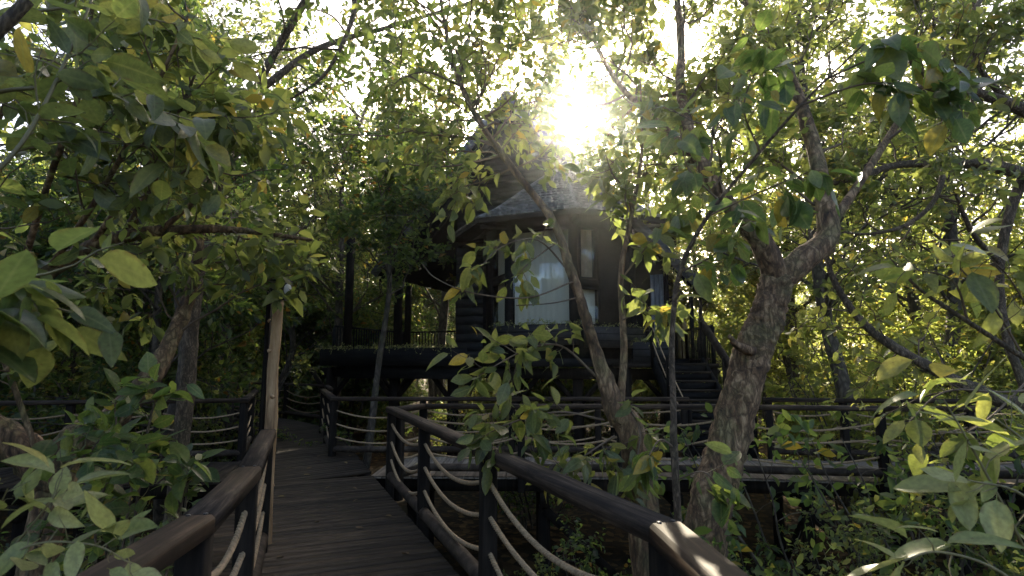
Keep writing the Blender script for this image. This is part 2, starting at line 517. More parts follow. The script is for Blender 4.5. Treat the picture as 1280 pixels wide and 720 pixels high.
def leaf_mesh(k, matname):
    key = (k, matname)
    if key not in LEAF_MESHES:
        V, Q, UV = TPL_HI[k]
        g = Geo(); g.add(V, q=Q, uq=UV[Q.ravel()])
        LEAF_MESHES[key] = g.mesh('leaf', smooth=True, mat=LM[matname])
    return LEAF_MESHES[key]


# low templates
T2 = (np.array([(0, 0.0, 0), (-0.24, 0.5, 0.05), (0, 1.0, -0.12), (0.24, 0.5, 0.05)]), np.array([[0, 2, 1], [0, 3, 2]]))
T6 = (np.array([(0, 0, 0), (-0.2, 0.32, 0.05), (0.2, 0.32, 0.05), (0, 0.36, 0), (-0.19, 0.68, 0.0), (0.19, 0.68, 0.0), (0, 1.0, -0.2), (0, 0.68, -0.07)]),
      np.array([[0, 3, 1], [0, 2, 3], [1, 3, 7], [1, 7, 4], [3, 2, 5], [3, 5, 7], [4, 7, 6], [7, 5, 6]]))


def norm(a): return a / (np.linalg.norm(a, axis=-1, keepdims=True) + 1e-9)


def leaf_cloud(pos, dr, nr, size, tpl, width=1.0):
    V, T = tpl
    V = V * np.array([width, 1, 1])
    d = norm(dr); s = norm(np.cross(d, nr)); n_ = np.cross(s, d)
    B = np.stack([s, d, n_], 1)                         # N,3,3 rows
    k3 = np.stack([RNG.uniform(.72, 1.25, len(pos)), RNG.uniform(.85, 1.15, len(pos)), RNG.uniform(-.6, 2.6, len(pos))], 1)
    W = np.einsum('nvk,nkj->nvj', V[None] * k3[:, None, :], B) * size[:, None, None] + pos[:, None, :]
    k = len(V)
    F = (T[None] + (np.arange(len(pos)) * k)[:, None, None]).reshape(-1, 3)
    g = Geo(); g.add(W.reshape(-1, 3), t=F)
    return g


# ------------------------------------------------------------------ plant growing
class Plant:
    def __init__(s):
        s.limbs = []; s.twig = Geo(); s.twigs = []

    def limb(s, ctrl, r0, r1, n=10, rough=0.0, sub=6, power=1.0):
        p = smooth_path(ctrl, sub)
        t = np.linspace(0, 1, len(p)) ** power
        r = r0 + (r1 - r0) * t
        g = Geo(); g.add(*tube(p, r, n, rough))
        s.limbs.append(g)
        return p, r

    def sprout(s, path, level, count, length, r, t0=0.25, spread=1.0, up=0.15, wig=0.22, n=4, kids=(5, 4), droop=0.0, tend=1.0, bias=None):
        m = len(path)
        for i in range(count):
            t = t0 + (tend - t0) * (i + RNG.random()) / count
            f = min(t * (m - 1), m - 1.001); a = int(f); q = f - a
            p = path[a] * (1 - q) + path[a + 1] * q
            tg = norm(path[a + 1] - path[a])
            rd = RNG.normal(0, 1, 3); rd -= tg * (rd @ tg); rd = norm(rd)
            if bias is not None: rd = norm(rd + bias)
            d = norm(tg * (0.35 + 0.5 * RNG.random()) + rd * spread * (0.6 + 0.6 * RNG.random()) + np.array([0, 0, up]))
            L = length * (0.6 + 0.7 * RNG.random()) * (1.15 - 0.4 * t)
            k = 6 if level else 4
            pl = [p]
            for j in range(k):
                d = norm(d + RNG.normal(0, wig, 3) + np.array([0, 0, up * 0.3 - droop * (j / k)]))
                pl.append(pl[-1] + d * L / k)
            pl = np.array(pl)
            s.twig.add(*tube(pl, np.linspace(r, r * 0.35, k + 1), n if level else 3, cap=False)[:2])
            if level > 0:
                s.sprout(pl, level - 1, kids[min(level - 1, len(kids) - 1)], length * 0.5, r * 0.5, 0.2, spread, up, wig, 3, kids, droop)
            else:
                s.twigs.append(pl)

    def leaves(s, per, size, svar=0.3, droop=0.35, flat=0.8, jitter=0.02, tip=True, t0=0.1):
        tw = s.twigs
        if not tw: return None
        pos = []; dr = []; nr = []
        for pl in tw:
            m = len(pl)
            t = t0 + (1 - t0) * (np.arange(per) + RNG.random(per) * 0.8) / per
            f = np.minimum(t * (m - 1), m - 1.001); a = f.astype(int); q = (f - a)[:, None]
            p = pl[a] * (1 - q) + pl[a + 1] * q
            tg = norm(pl[a + 1] - pl[a])
            ph = np.arange(per) * 2.4 + RNG.random() * 6 + RNG.normal(0, 0.5, per)
            ref = np.where(np.abs(tg[:, 2:3]) > 0.9, np.array([[1.0, 0, 0]]), np.array([[0, 0, 1.0]]))
            a1 = norm(np.cross(tg, ref)); a2 = np.cross(a1, tg)
            sd = np.cos(ph)[:, None] * a1 + np.sin(ph)[:, None] * a2 * 0.7
            d = norm(tg * (0.35 + 0.5 * RNG.random((per, 1))) + sd + np.array([0, 0, -droop]) + RNG.normal(0, 0.2, (per, 3)))
            nn = np.array([0, 0, flat]) + RNG.normal(0, 0.55, (per, 3))
            pos.append(p + RNG.normal(0, jitter, (per, 3))); dr.append(d); nr.append(nn)
        pos = np.vstack(pos); dr = np.vstack(dr); nr = np.vstack(nr)
        sz = size * (1 + svar * RNG.normal(0, 1, len(pos))).clip(0.45, 1.6)
        return pos, dr, nr, sz


def hero_plant(name, label, cat, plant, base, leaves, mat, bark, limit=250, minpx=10.0, group=None, tpl=T6, trunk_names=None, twigmat=None, width=1.0):
    """thing > trunk, limb..., twig_growth, leaf x limit, foliage"""
    base = np.asarray(base, float)
    root = thing(name, label, cat, tuple(base), 0, group)
    for i, g in enumerate(plant.limbs):
        part((trunk_names[i] if trunk_names and i < len(trunk_names) else ('trunk' if i == 0 else 'limb')), g, M[bark], root, base, True)
    if plant.twig.n:
        part('twig_growth', plant.twig, M[twigmat or bark], root, base, True, 'stuff')
    if leaves is not None:
        pos, dr, nr, sz = leaves
        x, y, dep = project(pos)
        # the canopy stands open along the line of the low sun, as in the photograph
        keep = np.linalg.norm(np.cross(pos - np.array([0, 0, CAMZ]), np.array(SD)), axis=1) > RNG.uniform(0.012, 0.045, len(pos)) * np.linalg.norm(pos - np.array([0, 0, CAMZ]), axis=1)
        pos, dr, nr, sz = pos[keep], dr[keep], nr[keep], sz[keep]
        x, y, dep = project(pos)
        px = np.where((dep > 0.1) & (x > -30) & (x < 1310) & (y > -30) & (y < 750), 711.1 * sz / np.maximum(dep, 0.1), 0)
        order = np.argsort(-px)
        sel = [i for i in order[:limit] if px[i] >= minpx]
        d = norm(dr); s_ = norm(np.cross(d, nr)); n_ = np.cross(s_, d)
        for i in sel:
            o = bpy.data.objects.new('leaf', leaf_mesh(int(RNG.integers(len(TPL_HI))), mat + '_o'))
            COL.objects.link(o); o.parent = root
            k = sz[i] * 0.92
            p = pos[i] - base
            w = k * width * RNG.uniform(.78, 1.2); n_[i] = n_[i] * RNG.uniform(.3, 1.7)
            o.matrix_basis = Matrix(((s_[i][0] * w, d[i][0] * k, n_[i][0] * k, p[0]), (s_[i][1] * w, d[i][1] * k, n_[i][1] * k, p[1]),
                                     (s_[i][2] * w, d[i][2] * k, n_[i][2] * k, p[2]), (0, 0, 0, 1)))
        mask = np.ones(len(pos), bool); mask[sel] = False
        if mask.any():
            g = leaf_cloud(pos[mask], dr[mask], nr[mask], sz[mask], tpl, width)
            part('foliage', g, LM[mat], root, base, False, 'stuff')
    return root


def cat_leaves(*ls):
    ls = [l for l in ls if l is not None]
    return tuple(np.concatenate([l[i] for l in ls]) for i in range(4))
#@@SETTING
# ------------------------------------------------------------------ ground and water
def ground_material():
    m, n, b = nt('swamp_mud')
    tc = n.nodes.new('ShaderNodeTexCoord')
    a = N(n, 'ShaderNodeTexNoise', Scale=0.5, Detail=9.0, Roughness=0.65); n.links.new(tc.outputs['Object'], a.inputs['Vector'])
    c1 = ramp(n, a.outputs[0], [(0.3, (0.018, 0.014, 0.009)), (0.55, (0.04, 0.03, 0.018)), (0.75, (0.05, 0.045, 0.02))])
    vo = N(n, 'ShaderNodeTexVoronoi', Scale=9.0); n.links.new(tc.outputs['Object'], vo.inputs['Vector'])
    sp = n.nodes.new('ShaderNodeSeparateColor'); n.links.new(vo.outputs['Color'], sp.inputs[0])
    lit = ramp(n, sp.outputs[0], [(0.0, (0.03, 0.02, 0.012)), (0.6, (0.09, 0.055, 0.025)), (1.0, (0.16, 0.10, 0.04))])
    f = ramp(n, sp.outputs[1], [(0.55, (0, 0, 0)), (0.6, (0.8, 0.8, 0.8))])
    n.links.new(mixc(n, c1, lit, f), b.inputs['Base Color'])
    b.inputs['Roughness'].default_value = 1.0; b.inputs['Specular IOR Level'].default_value = 0.04
    bump(n, b, vo.outputs['Distance'], 0.6, 0.03)
    return m


gx = np.linspace(-85, 85, 110); gy = np.linspace(-45, 115, 110)
XX, YY = np.meshgrid(gx, gy)
ZZ = GROUND_Z + 0.10 * np.sin(XX * 0.9 + 1.3) * np.cos(YY * 0.7) + 0.07 * np.sin(XX * 2.3 + YY * 1.7) + 0.35 * np.clip((np.hypot((XX - 2) * .7, (YY - 2) * 1.2) - 5.2) / 2.5, 0, 1)
idx = np.arange(110 * 110).reshape(110, 110)
g = Geo(); g.add(np.stack([XX, YY, ZZ], -1).reshape(-1, 3), q=np.stack([idx[:-1, :-1], idx[:-1, 1:], idx[1:, 1:], idx[1:, :-1]], -1).reshape(-1, 4))
o = part('ground', g, ground_material(), None, smooth=True); tag(o, 'dark muddy swamp floor scattered with fallen leaves', 'ground', kind='structure')

m, n, b = nt('swamp_water')
b.inputs['Base Color'].default_value = (0.012, 0.012, 0.008, 1); b.inputs['Roughness'].default_value = 0.06
tc = n.nodes.new('ShaderNodeTexCoord')
a = N(n, 'ShaderNodeTexNoise', Scale=5.0, Detail=3.0); n.links.new(tc.outputs['Object'], a.inputs['Vector'])
bump(n, b, a.outputs[0], 0.12, 0.02)
g = Geo(); g.add([(-9, -6, WATER_Z), (13, -6, WATER_Z), (13, 7.6, WATER_Z), (-9, 7.6, WATER_Z)], q=[[0, 1, 2, 3]])
o = part('water', g, m, None); tag(o, 'still dark swamp water pooled under the boardwalks', 'water', kind='structure')

# ------------------------------------------------------------------ boardwalks
def plank_mesh(L, W, T, mat, name='plank'):
    """bevelled plank along local X"""
    b_ = 0.003
    h = np.array([(-W / 2, -T), (W / 2, -T), (W / 2, -b_), (W / 2 - b_, 0), (-W / 2 + b_, 0), (-W / 2, -b_)])
    v = np.vstack([np.c_[np.full(6, -L / 2), h], np.c_[np.full(6, L / 2), h]])
    q = [[i, i + 6, (i + 1) % 6 + 6, (i + 1) % 6] for i in range(6)]
    t = [[0, i + 1, i][::-1] for i in range(1, 5)] + [[6, 6 + i, 6 + i + 1][::-1] for i in range(1, 5)]
    g = Geo(); g.add(v, q=[x[::-1] for x in q], t=t)
    return g.mesh(name, mat=mat)


U0 = np.array([-0.380, 0.925])            # heading of the main walk
def walk(name, label, centre, width, pw, mat, plank_dir=None, skew=0.0):
    """planked path along a polyline (x, y); planks lie across it"""
    root = bpy.data.objects.new(name, None); COL.objects.link(root)
    root.location = (*centre[0], -0.04)
    tag(root, label, 'boardwalk', kind='structure')
    c = np.asarray(centre, float)
    meshes = [plank_mesh(width, pw - (0.004, 0.007)[_], 0.036, mat) for _ in range(2)]
    seg = np.linalg.norm(np.diff(c, axis=0), axis=1); cum = np.r_[0, np.cumsum(seg)]
    d = pw / 2
    while d < cum[-1]:
        i = min(np.searchsorted(cum, d) - 1, len(seg) - 1); i = max(i, 0)
        q = (d - cum[i]) / seg[i]
        p = c[i] * (1 - q) + c[i + 1] * q
        # heading, softened round corners
        def head(k): 
            k = min(max(k, 0), len(seg) - 1); return (c[k + 1] - c[k]) / seg[k]
        h = head(i)
        if q > 0.5 and i < len(seg) - 1: w = max(0, 0.5 - (1 - q) * seg[i] / 1.2) if (1 - q) * seg[i] < 0.6 else 0; h = h * (1 - w) + head(i + 1) * w
        elif q <= 0.5 and i > 0: w = max(0, 0.5 - q * seg[i] / 1.2) if q * seg[i] < 0.6 else 0; h = h * (1 - w) + head(i - 1) * w
        o = link('plank', meshes[int(RNG.integers(2))], root)
        o.location = (p[0] - c[0][0], p[1] - c[0][1], 0.04 + RNG.normal(0, 0.0015))
        o.rotation_euler = (RNG.normal(0, 0.003), RNG.normal(0, 0.0015), math.atan2(h[1], h[0]) - math.pi / 2 + skew + RNG.normal(0, 0.003))
        d += pw
    # stringers, posts and braces that carry it
    left = c + np.array([0, 0]); 
    for k in range(len(seg)):
        h = (c[k + 1] - c[k]) / seg[k]; nn = np.array([-h[1], h[0]])
        for off in (-width / 2 + 0.1, width / 2 - 0.1):
            a = np.r_[c[k] + nn * off - c[0], -0.085 + 0.0]; b2 = np.r_[c[k + 1] + nn * off - c[0], -0.085]
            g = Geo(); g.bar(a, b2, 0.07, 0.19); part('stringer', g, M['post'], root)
    d = 0.6
    while d < cum[-1]:
        i = max(min(np.searchsorted(cum, d) - 1, len(seg) - 1), 0); q = (d - cum[i]) / seg[i]
        p = c[i] * (1 - q) + c[i + 1] * q - c[0]; h = (c[i + 1] - c[i]) / seg[i]; nn = np.array([-h[1], h[0]])
        g = Geo(); g.bar(np.r_[p - nn * width * 0.52, -0.29], np.r_[p + nn * width * 0.52, -0.29], 0.12, 0.19); part('cross_beam', g, M['post'], root)
        for off in (-width * 0.42, width * 0.42):
            pp = p + nn * off
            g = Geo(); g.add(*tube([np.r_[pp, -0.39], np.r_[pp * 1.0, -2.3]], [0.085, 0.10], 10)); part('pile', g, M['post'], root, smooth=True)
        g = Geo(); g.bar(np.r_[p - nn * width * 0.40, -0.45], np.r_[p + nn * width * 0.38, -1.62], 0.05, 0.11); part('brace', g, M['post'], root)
        if d + 1.8 < cum[-1]:
            pn = p + nn * (-width * 0.47)
            g = Geo(); g.bar(np.r_[pn, -0.42], np.r_[pn + h * 1.35, -1.65], 0.05, 0.12); part('brace', g, M['post'], root)
        d += 1.9
    return root


MW = 1.86
def mainpt(s_, off=0.0):           # point s_ metres along the main walk from beside the camera
    return np.array([-0.30, 1.9]) + U0 * s_ + np.array([0.925, 0.380]) * off
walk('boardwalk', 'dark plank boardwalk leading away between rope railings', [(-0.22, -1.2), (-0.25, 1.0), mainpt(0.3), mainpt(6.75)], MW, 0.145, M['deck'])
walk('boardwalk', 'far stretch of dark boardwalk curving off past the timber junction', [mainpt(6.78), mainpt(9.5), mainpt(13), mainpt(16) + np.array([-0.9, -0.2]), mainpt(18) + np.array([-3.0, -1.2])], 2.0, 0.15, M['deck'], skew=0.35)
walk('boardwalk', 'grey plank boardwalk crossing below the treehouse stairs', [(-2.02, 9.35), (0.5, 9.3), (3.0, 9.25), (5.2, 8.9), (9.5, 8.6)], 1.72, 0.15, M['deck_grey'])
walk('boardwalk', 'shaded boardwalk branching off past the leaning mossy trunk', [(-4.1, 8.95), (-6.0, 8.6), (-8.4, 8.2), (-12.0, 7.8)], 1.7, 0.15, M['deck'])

# ------------------------------------------------------------------ rope railings
def strand_rope(a, b2, sag, r, strands):
    n_ = 48 if strands else 14
    t = np.linspace(0, 1, n_)
    p = np.asarray(a)[None] * (1 - t[:, None]) + np.asarray(b2)[None] * t[:, None]
    p[:, 2] -= sag * 4 * t * (1 - t)
    g = Geo()
    if not strands:
        g.add(*tube(p, r, 6)); return g
    L = np.linalg.norm(np.asarray(b2) - np.asarray(a))
    m = int(max(60, L * 190)); t = np.linspace(0, 1, m)
    p = np.asarray(a)[None] * (1 - t[:, None]) + np.asarray(b2)[None] * t[:, None]
    p[:, 2] -= sag * 4 * t * (1 - t)
    tg = norm(np.gradient(p, axis=0)); s1 = norm(np.cross(tg, [0, 0, 1.0])); s2 = np.cross(s1, tg)
    for k in range(3):
        ph = t * L / 0.075 * 2 * math.pi + k * 2.0944
        c = p + (np.cos(ph)[:, None] * s1 + np.sin(ph)[:, None] * s2) * r * 0.55
        g.add(*tube(c, r * 0.62, 5))
    return g


def railing(label, pts, posts=None, height=1.02, near=False, ropes=3, group=None, side=0, log=True, post=0.105, sag=0.16, deckz=0.0, logoff=0.0, top=True):
    """pts: corner points (x, y); posts at the corners plus given fractions"""
    pts = [np.asarray(p, float) for p in pts]
    root = thing('rope_railing', label, 'railing', (*pts[0], deckz), 0, group)
    b0 = np.r_[pts[0], deckz]
    P3 = lambda p, z: np.r_[p, z + deckz] - b0
    # posts
    pl = []
    for k in range(len(pts) - 1):
        L = np.linalg.norm(pts[k + 1] - pts[k])
        nseg = posts[k] if posts else max(1, round(L / 1.75))
        for j in range(nseg): pl.append(pts[k] + (pts[k + 1] - pts[k]) * j / nseg)
    pl.append(pts[-1])
    for i, p in enumerate(pl):
        q = pl[min(i + 1, len(pl) - 1)] - pl[max(i - 1, 0)]; a = math.atan2(q[1], q[0])
        rot = np.array([[math.cos(a), -math.sin(a), 0], [math.sin(a), math.cos(a), 0], [0, 0, 1]])
        g = Geo(); zt = height - 0.075
        bv = 0.008; h = post / 2
        prof = np.array([(-h, -h + bv), (-h + bv, -h), (h - bv, -h), (h, -h + bv), (h, h - bv), (h - bv, h), (-h + bv, h), (-h, h - bv)])
        v = np.vstack([np.c_[prof, np.full(8, -0.22)], np.c_[prof, np.full(8, zt)]]) @ rot.T + P3(p, 0)
        g.add(v, q=[[j, (j + 1) % 8, (j + 1) % 8 + 8, j + 8] for j in range(8)], t=[[8, 8 + j, 9 + j] for j in range(1, 7)])
        part('post', g, M['post'], root)
    # mitred top rail: one flattened board per straight run, following pts
    if top:
        w, th = 0.135, 0.07
        n_ = len(pts); dirs = [(pts[i + 1] - pts[i]) / np.linalg.norm(pts[i + 1] - pts[i]) for i in range(n_ - 1)]
        offs = []
        for i in range(n_):
            if i == 0: t = dirs[0]; f = 1
            elif i == n_ - 1: t = dirs[-1]; f = 1
            else:
                t = dirs[i - 1] + dirs[i]; t /= np.linalg.norm(t); f = 1 / max(0.4, abs(t @ dirs[i]))
            offs.append(np.array([-t[1], t[0]]) * f)
        for i in range(n_ - 1):
            g = Geo(); bv = 0.014
            prof = [(-w / 2, -th), (w / 2, -th), (w / 2, -bv), (w / 2 - bv, 0), (-w / 2 + bv, 0), (-w / 2, -bv)]
            a_ = pts[i] + dirs[i] * (0.0015 if i else -0.09); b_ = pts[i + 1] - dirs[i] * (0.0015 if i < n_ - 2 else -0.09)
            va = [P3(a_ + offs[i] * x, height + z) for x, z in prof]
            vb = [P3(b_ + offs[i + 1] * x, height + z) for x, z in prof]
            g.add(np.array(va + vb), q=[[j, j + 6, (j + 1) % 6 + 6, (j + 1) % 6] for j in range(6)],
                  t=[[0, j, j + 1] for j in range(1, 5)] + [[6, 6 + j + 1, 6 + j] for j in range(1, 5)])
            # lengthwise grain: build along local X
            d3 = np.r_[dirs[i], 0]; s3 = np.array([-dirs[i][1], dirs[i][0], 0])
            rotm = np.stack([d3, s3, [0, 0, 1]], 1)
            c0 = P3((a_ + b_) / 2, height)
            g.v = [(np.vstack(g.v) - c0) @ rotm]
            o = part('top_rail', g, M['railtop'], root)
            o.location = c0; o.rotation_euler = (0, 0, math.atan2(dirs[i][1], dirs[i][0]))
    if near:
        for p in pl[1:-1]:
            for dx in (-.028, .028):
                g = Geo(); g.add(*tube([P3(p, height - .002) + np.array([dx, dx * .4, 0]), P3(p, height + .004) + np.array([dx, dx * .4, 0])], .009, 8)); part('bolt', g, M['metal'], root)
    for i in range(len(pl) - 1):
        if log:
            g = Geo(); g.add(*tube(smooth_path([P3(pl[i], 0.12), P3((pl[i] + pl[i + 1]) / 2, 0.117), P3(pl[i + 1], 0.12)], 4), 0.055, 10, 0.01)); part('kerb_log', g, M['rail'], root, smooth=True)
        for k in range(ropes):
            z = 0.80 - k * 0.23 if ropes == 3 else 0.72 - k * 0.32
            s_ = sag * max(.5, 1 + 0.3 * RNG.normal()) * min(1, np.linalg.norm(pl[i + 1] - pl[i]) / 1.7)
            part('rope', strand_rope(P3(pl[i], z), P3(pl[i + 1], z), s_, 0.0155, near), M['rope'], root, smooth=True)
    return root


RA = [P(490, 505, 7.9)[:2], (0.57, 2.2), (0.66, 0.9)]
rp1 = P(490, 505, 7.9)[:2]
railing('rope railing along the main boardwalk, opposite the bare pole', [rp1, (0.57, 2.2), (0.67, 0.55)], posts=[3, 1], near=True, sag=0.17)
railing('rope railing bending round beside the bare wooden pole', [(-2.16, 5.15), (-1.50, 3.35), (-1.22, 2.3), (-1.02, 0.4)], posts=[1, 1, 1], near=True, sag=0.13)
railing('rope railing of the cross boardwalk on the side away from the treehouse', [rp1 + np.array([0.10, 0.07]), (-1.3, 8.5), (3.0, 8.38), (5.1, 8.05), (9.4, 7.75)], posts=[1, 3, 1, 2], sag=0.12)
railing('rope railing below the treehouse from the junction corner to the stairs', [P(404, 487, 13.6)[:2], (-3.15, 10.25), (0.0, 10.25), (3.02, 10.2)], posts=[2, 2, 2], sag=0.12)
railing('rope railing on the far side of the cross boardwalk past the stairs', [(4.45, 10.05), (5.6, 9.8), (9.6, 9.5)], posts=[1, 2], sag=0.12)
railing('dark railing behind the shaded branching boardwalk', [(-12.0, 8.7), (-8.4, 9.1), (-4.55, 9.85), (-5.3, 11.8), (-6.9, 15.8), (-8.8, 17.5)], posts=[2, 3, 1, 2, 1], sag=0.12)
railing('far dark railing where the boardwalk curves out of sight', [(-4.5, 14.3), (-5.2, 16.2), (-7.0, 17.9), (-9.5, 18.6)], posts=[1, 1, 1], sag=0.12)

# fallen leaves on the planks
for i in range(26):
    s_ = RNG.uniform(1.2, 9.0); q = mainpt(s_, RNG.uniform(-.8, .8)) if i < 17 else np.array([RNG.uniform(-1, 6), RNG.uniform(8.7, 9.7)])
    o = bpy.data.objects.new('fallen_leaf', leaf_mesh(int(RNG.integers(5)), 'fallen_o')); COL.objects.link(o)
    k = RNG.uniform(.06, .10); o.location = (q[0], q[1], .012); o.scale = (k, k, k); o.rotation_euler = (RNG.normal(0, .08), RNG.normal(0, .08), RNG.random() * 6.28)
    tag(o, 'small dry brown leaf lying on the main boardwalk planks' if i < 17 else 'small dry brown leaf lying on the cross boardwalk planks', 'leaf', 'fallen leaves on the main walk' if i < 17 else 'fallen leaves on the cross walk')

# bare pole with floodlight
pb = np.array([-2.235, 5.37, 0.0])
pole = thing('lamp_pole', 'bare pale wooden pole standing at the end of the bent railing', 'pole', tuple(pb))
pth = smooth_path([pb + (0.02, 0, -0.2), pb + (0.0, 0, 0.55), pb + (0.012, 0, 1.1), pb + (-0.004, 0.01, 1.5), pb + (0.012, 0, 1.9), pb + (0.02, 0, 2.2)], 7)
g = Geo(); g.add(*tube(pth, np.linspace(0.062, 0.045, len(pth)), 14, 0.022)); part('shaft', g, M['pole'], pole, pb, True)
for (z, a) in ((0.5, 0.3), (0.9, 2.2), (1.3, -1.0), (1.72, -2.0), (2.0, 3.6)):
    g = Geo(); c = pb + np.array([0.05 * math.cos(a), 0.05 * math.sin(a), z])
    g.add(*tube([c, c + np.array([0.016 * math.cos(a), 0.016 * math.sin(a), 0.01])], [0.022, 0.012], 8)); part('knot', g, M['pole'], pole, pb, True)
g = Geo(); g.bar(pb + (-0.098, 0.05, -0.2), pb + (-0.088, 0.05, 2.3), 0.04, 0.04); part('dark_post', g, M['post'], pole, pb)
lt = pb + np.array([0.02, 0, 2.2])
fl = thing('floodlight', 'small dark floodlight fixed on top of the bare wooden pole', 'floodlight', tuple(lt))
g = Geo(); g.box(lt + (0, 0, 0.012), (0.11, 0.10, 0.024)); g.box(lt + (-0.02, 0, 0.06), (0.025, 0.05, 0.08)); part('bracket', g, M['metal'], fl, lt)
g = Geo(); g.add(*tube([lt + (-0.085, 0.02, 0.115), lt + (-0.05, 0.01, 0.115), lt + (0.07, -0.03, 0.10), lt + (0.09, -0.035, 0.098)], [0.035, 0.05, 0.062, 0.066], 16)); part('housing', g, M['metal'], fl, lt, True)
g = Geo(); g.add(*tube([lt + (0.091, -0.036, 0.098), lt + (0.097, -0.038, 0.097)], [0.054, 0.05], 16)); part('lens', g, M['white'], fl, lt, True)
g = Geo(); g.box(lt + (0.0, 0.0, 0.185), (0.2, 0.15, 0.012)); part('visor', g, M['metal'], fl, lt)
#@@HOUSE
# ------------------------------------------------------------------ treehouse
HC = np.array([1.53, 16.4]); HRZ = -R(22.3)
house = thing('treehouse', 'black timber treehouse on stilts with shingled bay roof and curtained windows', 'house', (HC[0], HC[1], GROUND_Z), HRZ)
ZO = -GROUND_Z
def L(t, v, z): return np.array([t, v, z + ZO], float)     # house-local point from world height
def hp(name, geo, mat, parent=None, kind=None, smooth=False): return part(name, geo, M[mat], parent or house, kind=kind, smooth=smooth)

FL = 1.75
AW, AE = 2.1, 3.15
def octa(a, k):                      # corner k of the octagon, k = 0 at front-left of the front face
    ang = math.radians(-90 - 22.5 + 45 * k)
    r = a / math.cos(math.radians(22.5))
    return np.array([r * math.cos(ang), r * math.sin(ang)])
# floor platforms
g = Geo(); g.poly([L(*octa(AW + 0.25, k), FL - 0.22) for k in range(8)], 0.2, (0, 0, 1)); hp('bay_floor', g, 'house')
g = Geo(); g.box(L(-0.2, 3.0, FL - 0.12), (7.4, 6.6, 0.22)); hp('floor', g, 'house')
# verandah
VT0, VT1, VV0, VV1 = -6.5, -2.25, -2.55, 1.6
g = Geo(); g.box(L((VT0 + VT1) / 2, (VV0 + VV1) / 2, FL - 0.02), (VT1 - VT0, VV1 - VV0, 0.06)); hp('verandah_floor', g, 'house')
for a, b_, z0, z1, tt in (((VT0 - .05, VV0 - .05), (VT1 + .4, VV0 - .05), 1.55, 2.02, .06), ((VT0 + .5, VV0 + .25), (VT1 + .3, VV0 + .25), 1.2, 1.56, .10), ((VT0 - .05, VV0), (VT0 - .05, VV1), 1.55, 2.0, .06)):
    g = Geo(); g.bar(L(*a, (z0 + z1) / 2), L(*b_, (z0 + z1) / 2), tt, z1 - z0); hp('fascia_beam', g, 'house')
for t in np.arange(VT0 + .3, VT1, 0.9):
    g = Geo(); g.bar(L(t, VV0 + .32, FL - .2), L(t, VV1, FL - .2), .08, .2); hp('joist', g, 'house')
for (t, v) in ((-5.85, -2.3), (-4.15, -2.3), (-6.2, 1.4)):
    g = Geo(); g.bar(L(t, v, FL), L(t, v, 5.3), 0.17, 0.17); hp('verandah_post', g, 'post')
# verandah railing (back and left)
def baluster_rail(name, a, b_, z0, h, parent=None, n_=None, mat='house'):
    a = np.asarray(a, float); b_ = np.asarray(b_, float); Ln = np.linalg.norm(b_ - a)
    g = Geo(); g.bar(L(*a, z0 + h), L(*b_, z0 + h), .07, .05)
    rail = hp(name, g, mat, parent)
    g = Geo(); g.bar(L(*a, z0 + .12), L(*b_, z0 + .12), .04, .04); part('bottom_rail', g, M[mat], rail)
    n_ = n_ or int(Ln / .125)
    for i in range(n_ + 1):
        p = a + (b_ - a) * i / n_
        w = .075 if i in (0, n_) else .026
        g = Geo(); g.bar(L(*p, z0 + (.0 if w > .05 else .12)), L(*p, z0 + h - .02), w, w); part('baluster', g, M[mat], rail)
    return rail
baluster_rail('verandah_railing', (-6.4, 1.5), (-2.4, 1.5), FL, .95)
baluster_rail('verandah_railing', (-6.4, -2.2), (-6.4, 1.5), FL, .95)
# stilts and braces
for (t, v) in ((-6.6, -2.0), (-4.4, -2.0), (-2.6, -1.9), (-0.8, -1.9), (0.9, -1.9), (2.9, -0.6), (-6.6, 1.3), (-2.6, 2.5), (0.9, 3.0), (3.2, 4.0)):
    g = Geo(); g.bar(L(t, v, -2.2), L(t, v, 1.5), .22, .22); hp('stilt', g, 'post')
    for s_ in (-1, 1):
        g = Geo(); g.bar(L(t, v, .55), L(t + s_ * .75, v, 1.4), .09, .12); hp('brace', g, 'post')
g = Geo(); g.bar(L(-6.9, -2.0, 1.36), L(3.4, -2.0, 1.36), .18, .26); hp('bearer', g, 'post')
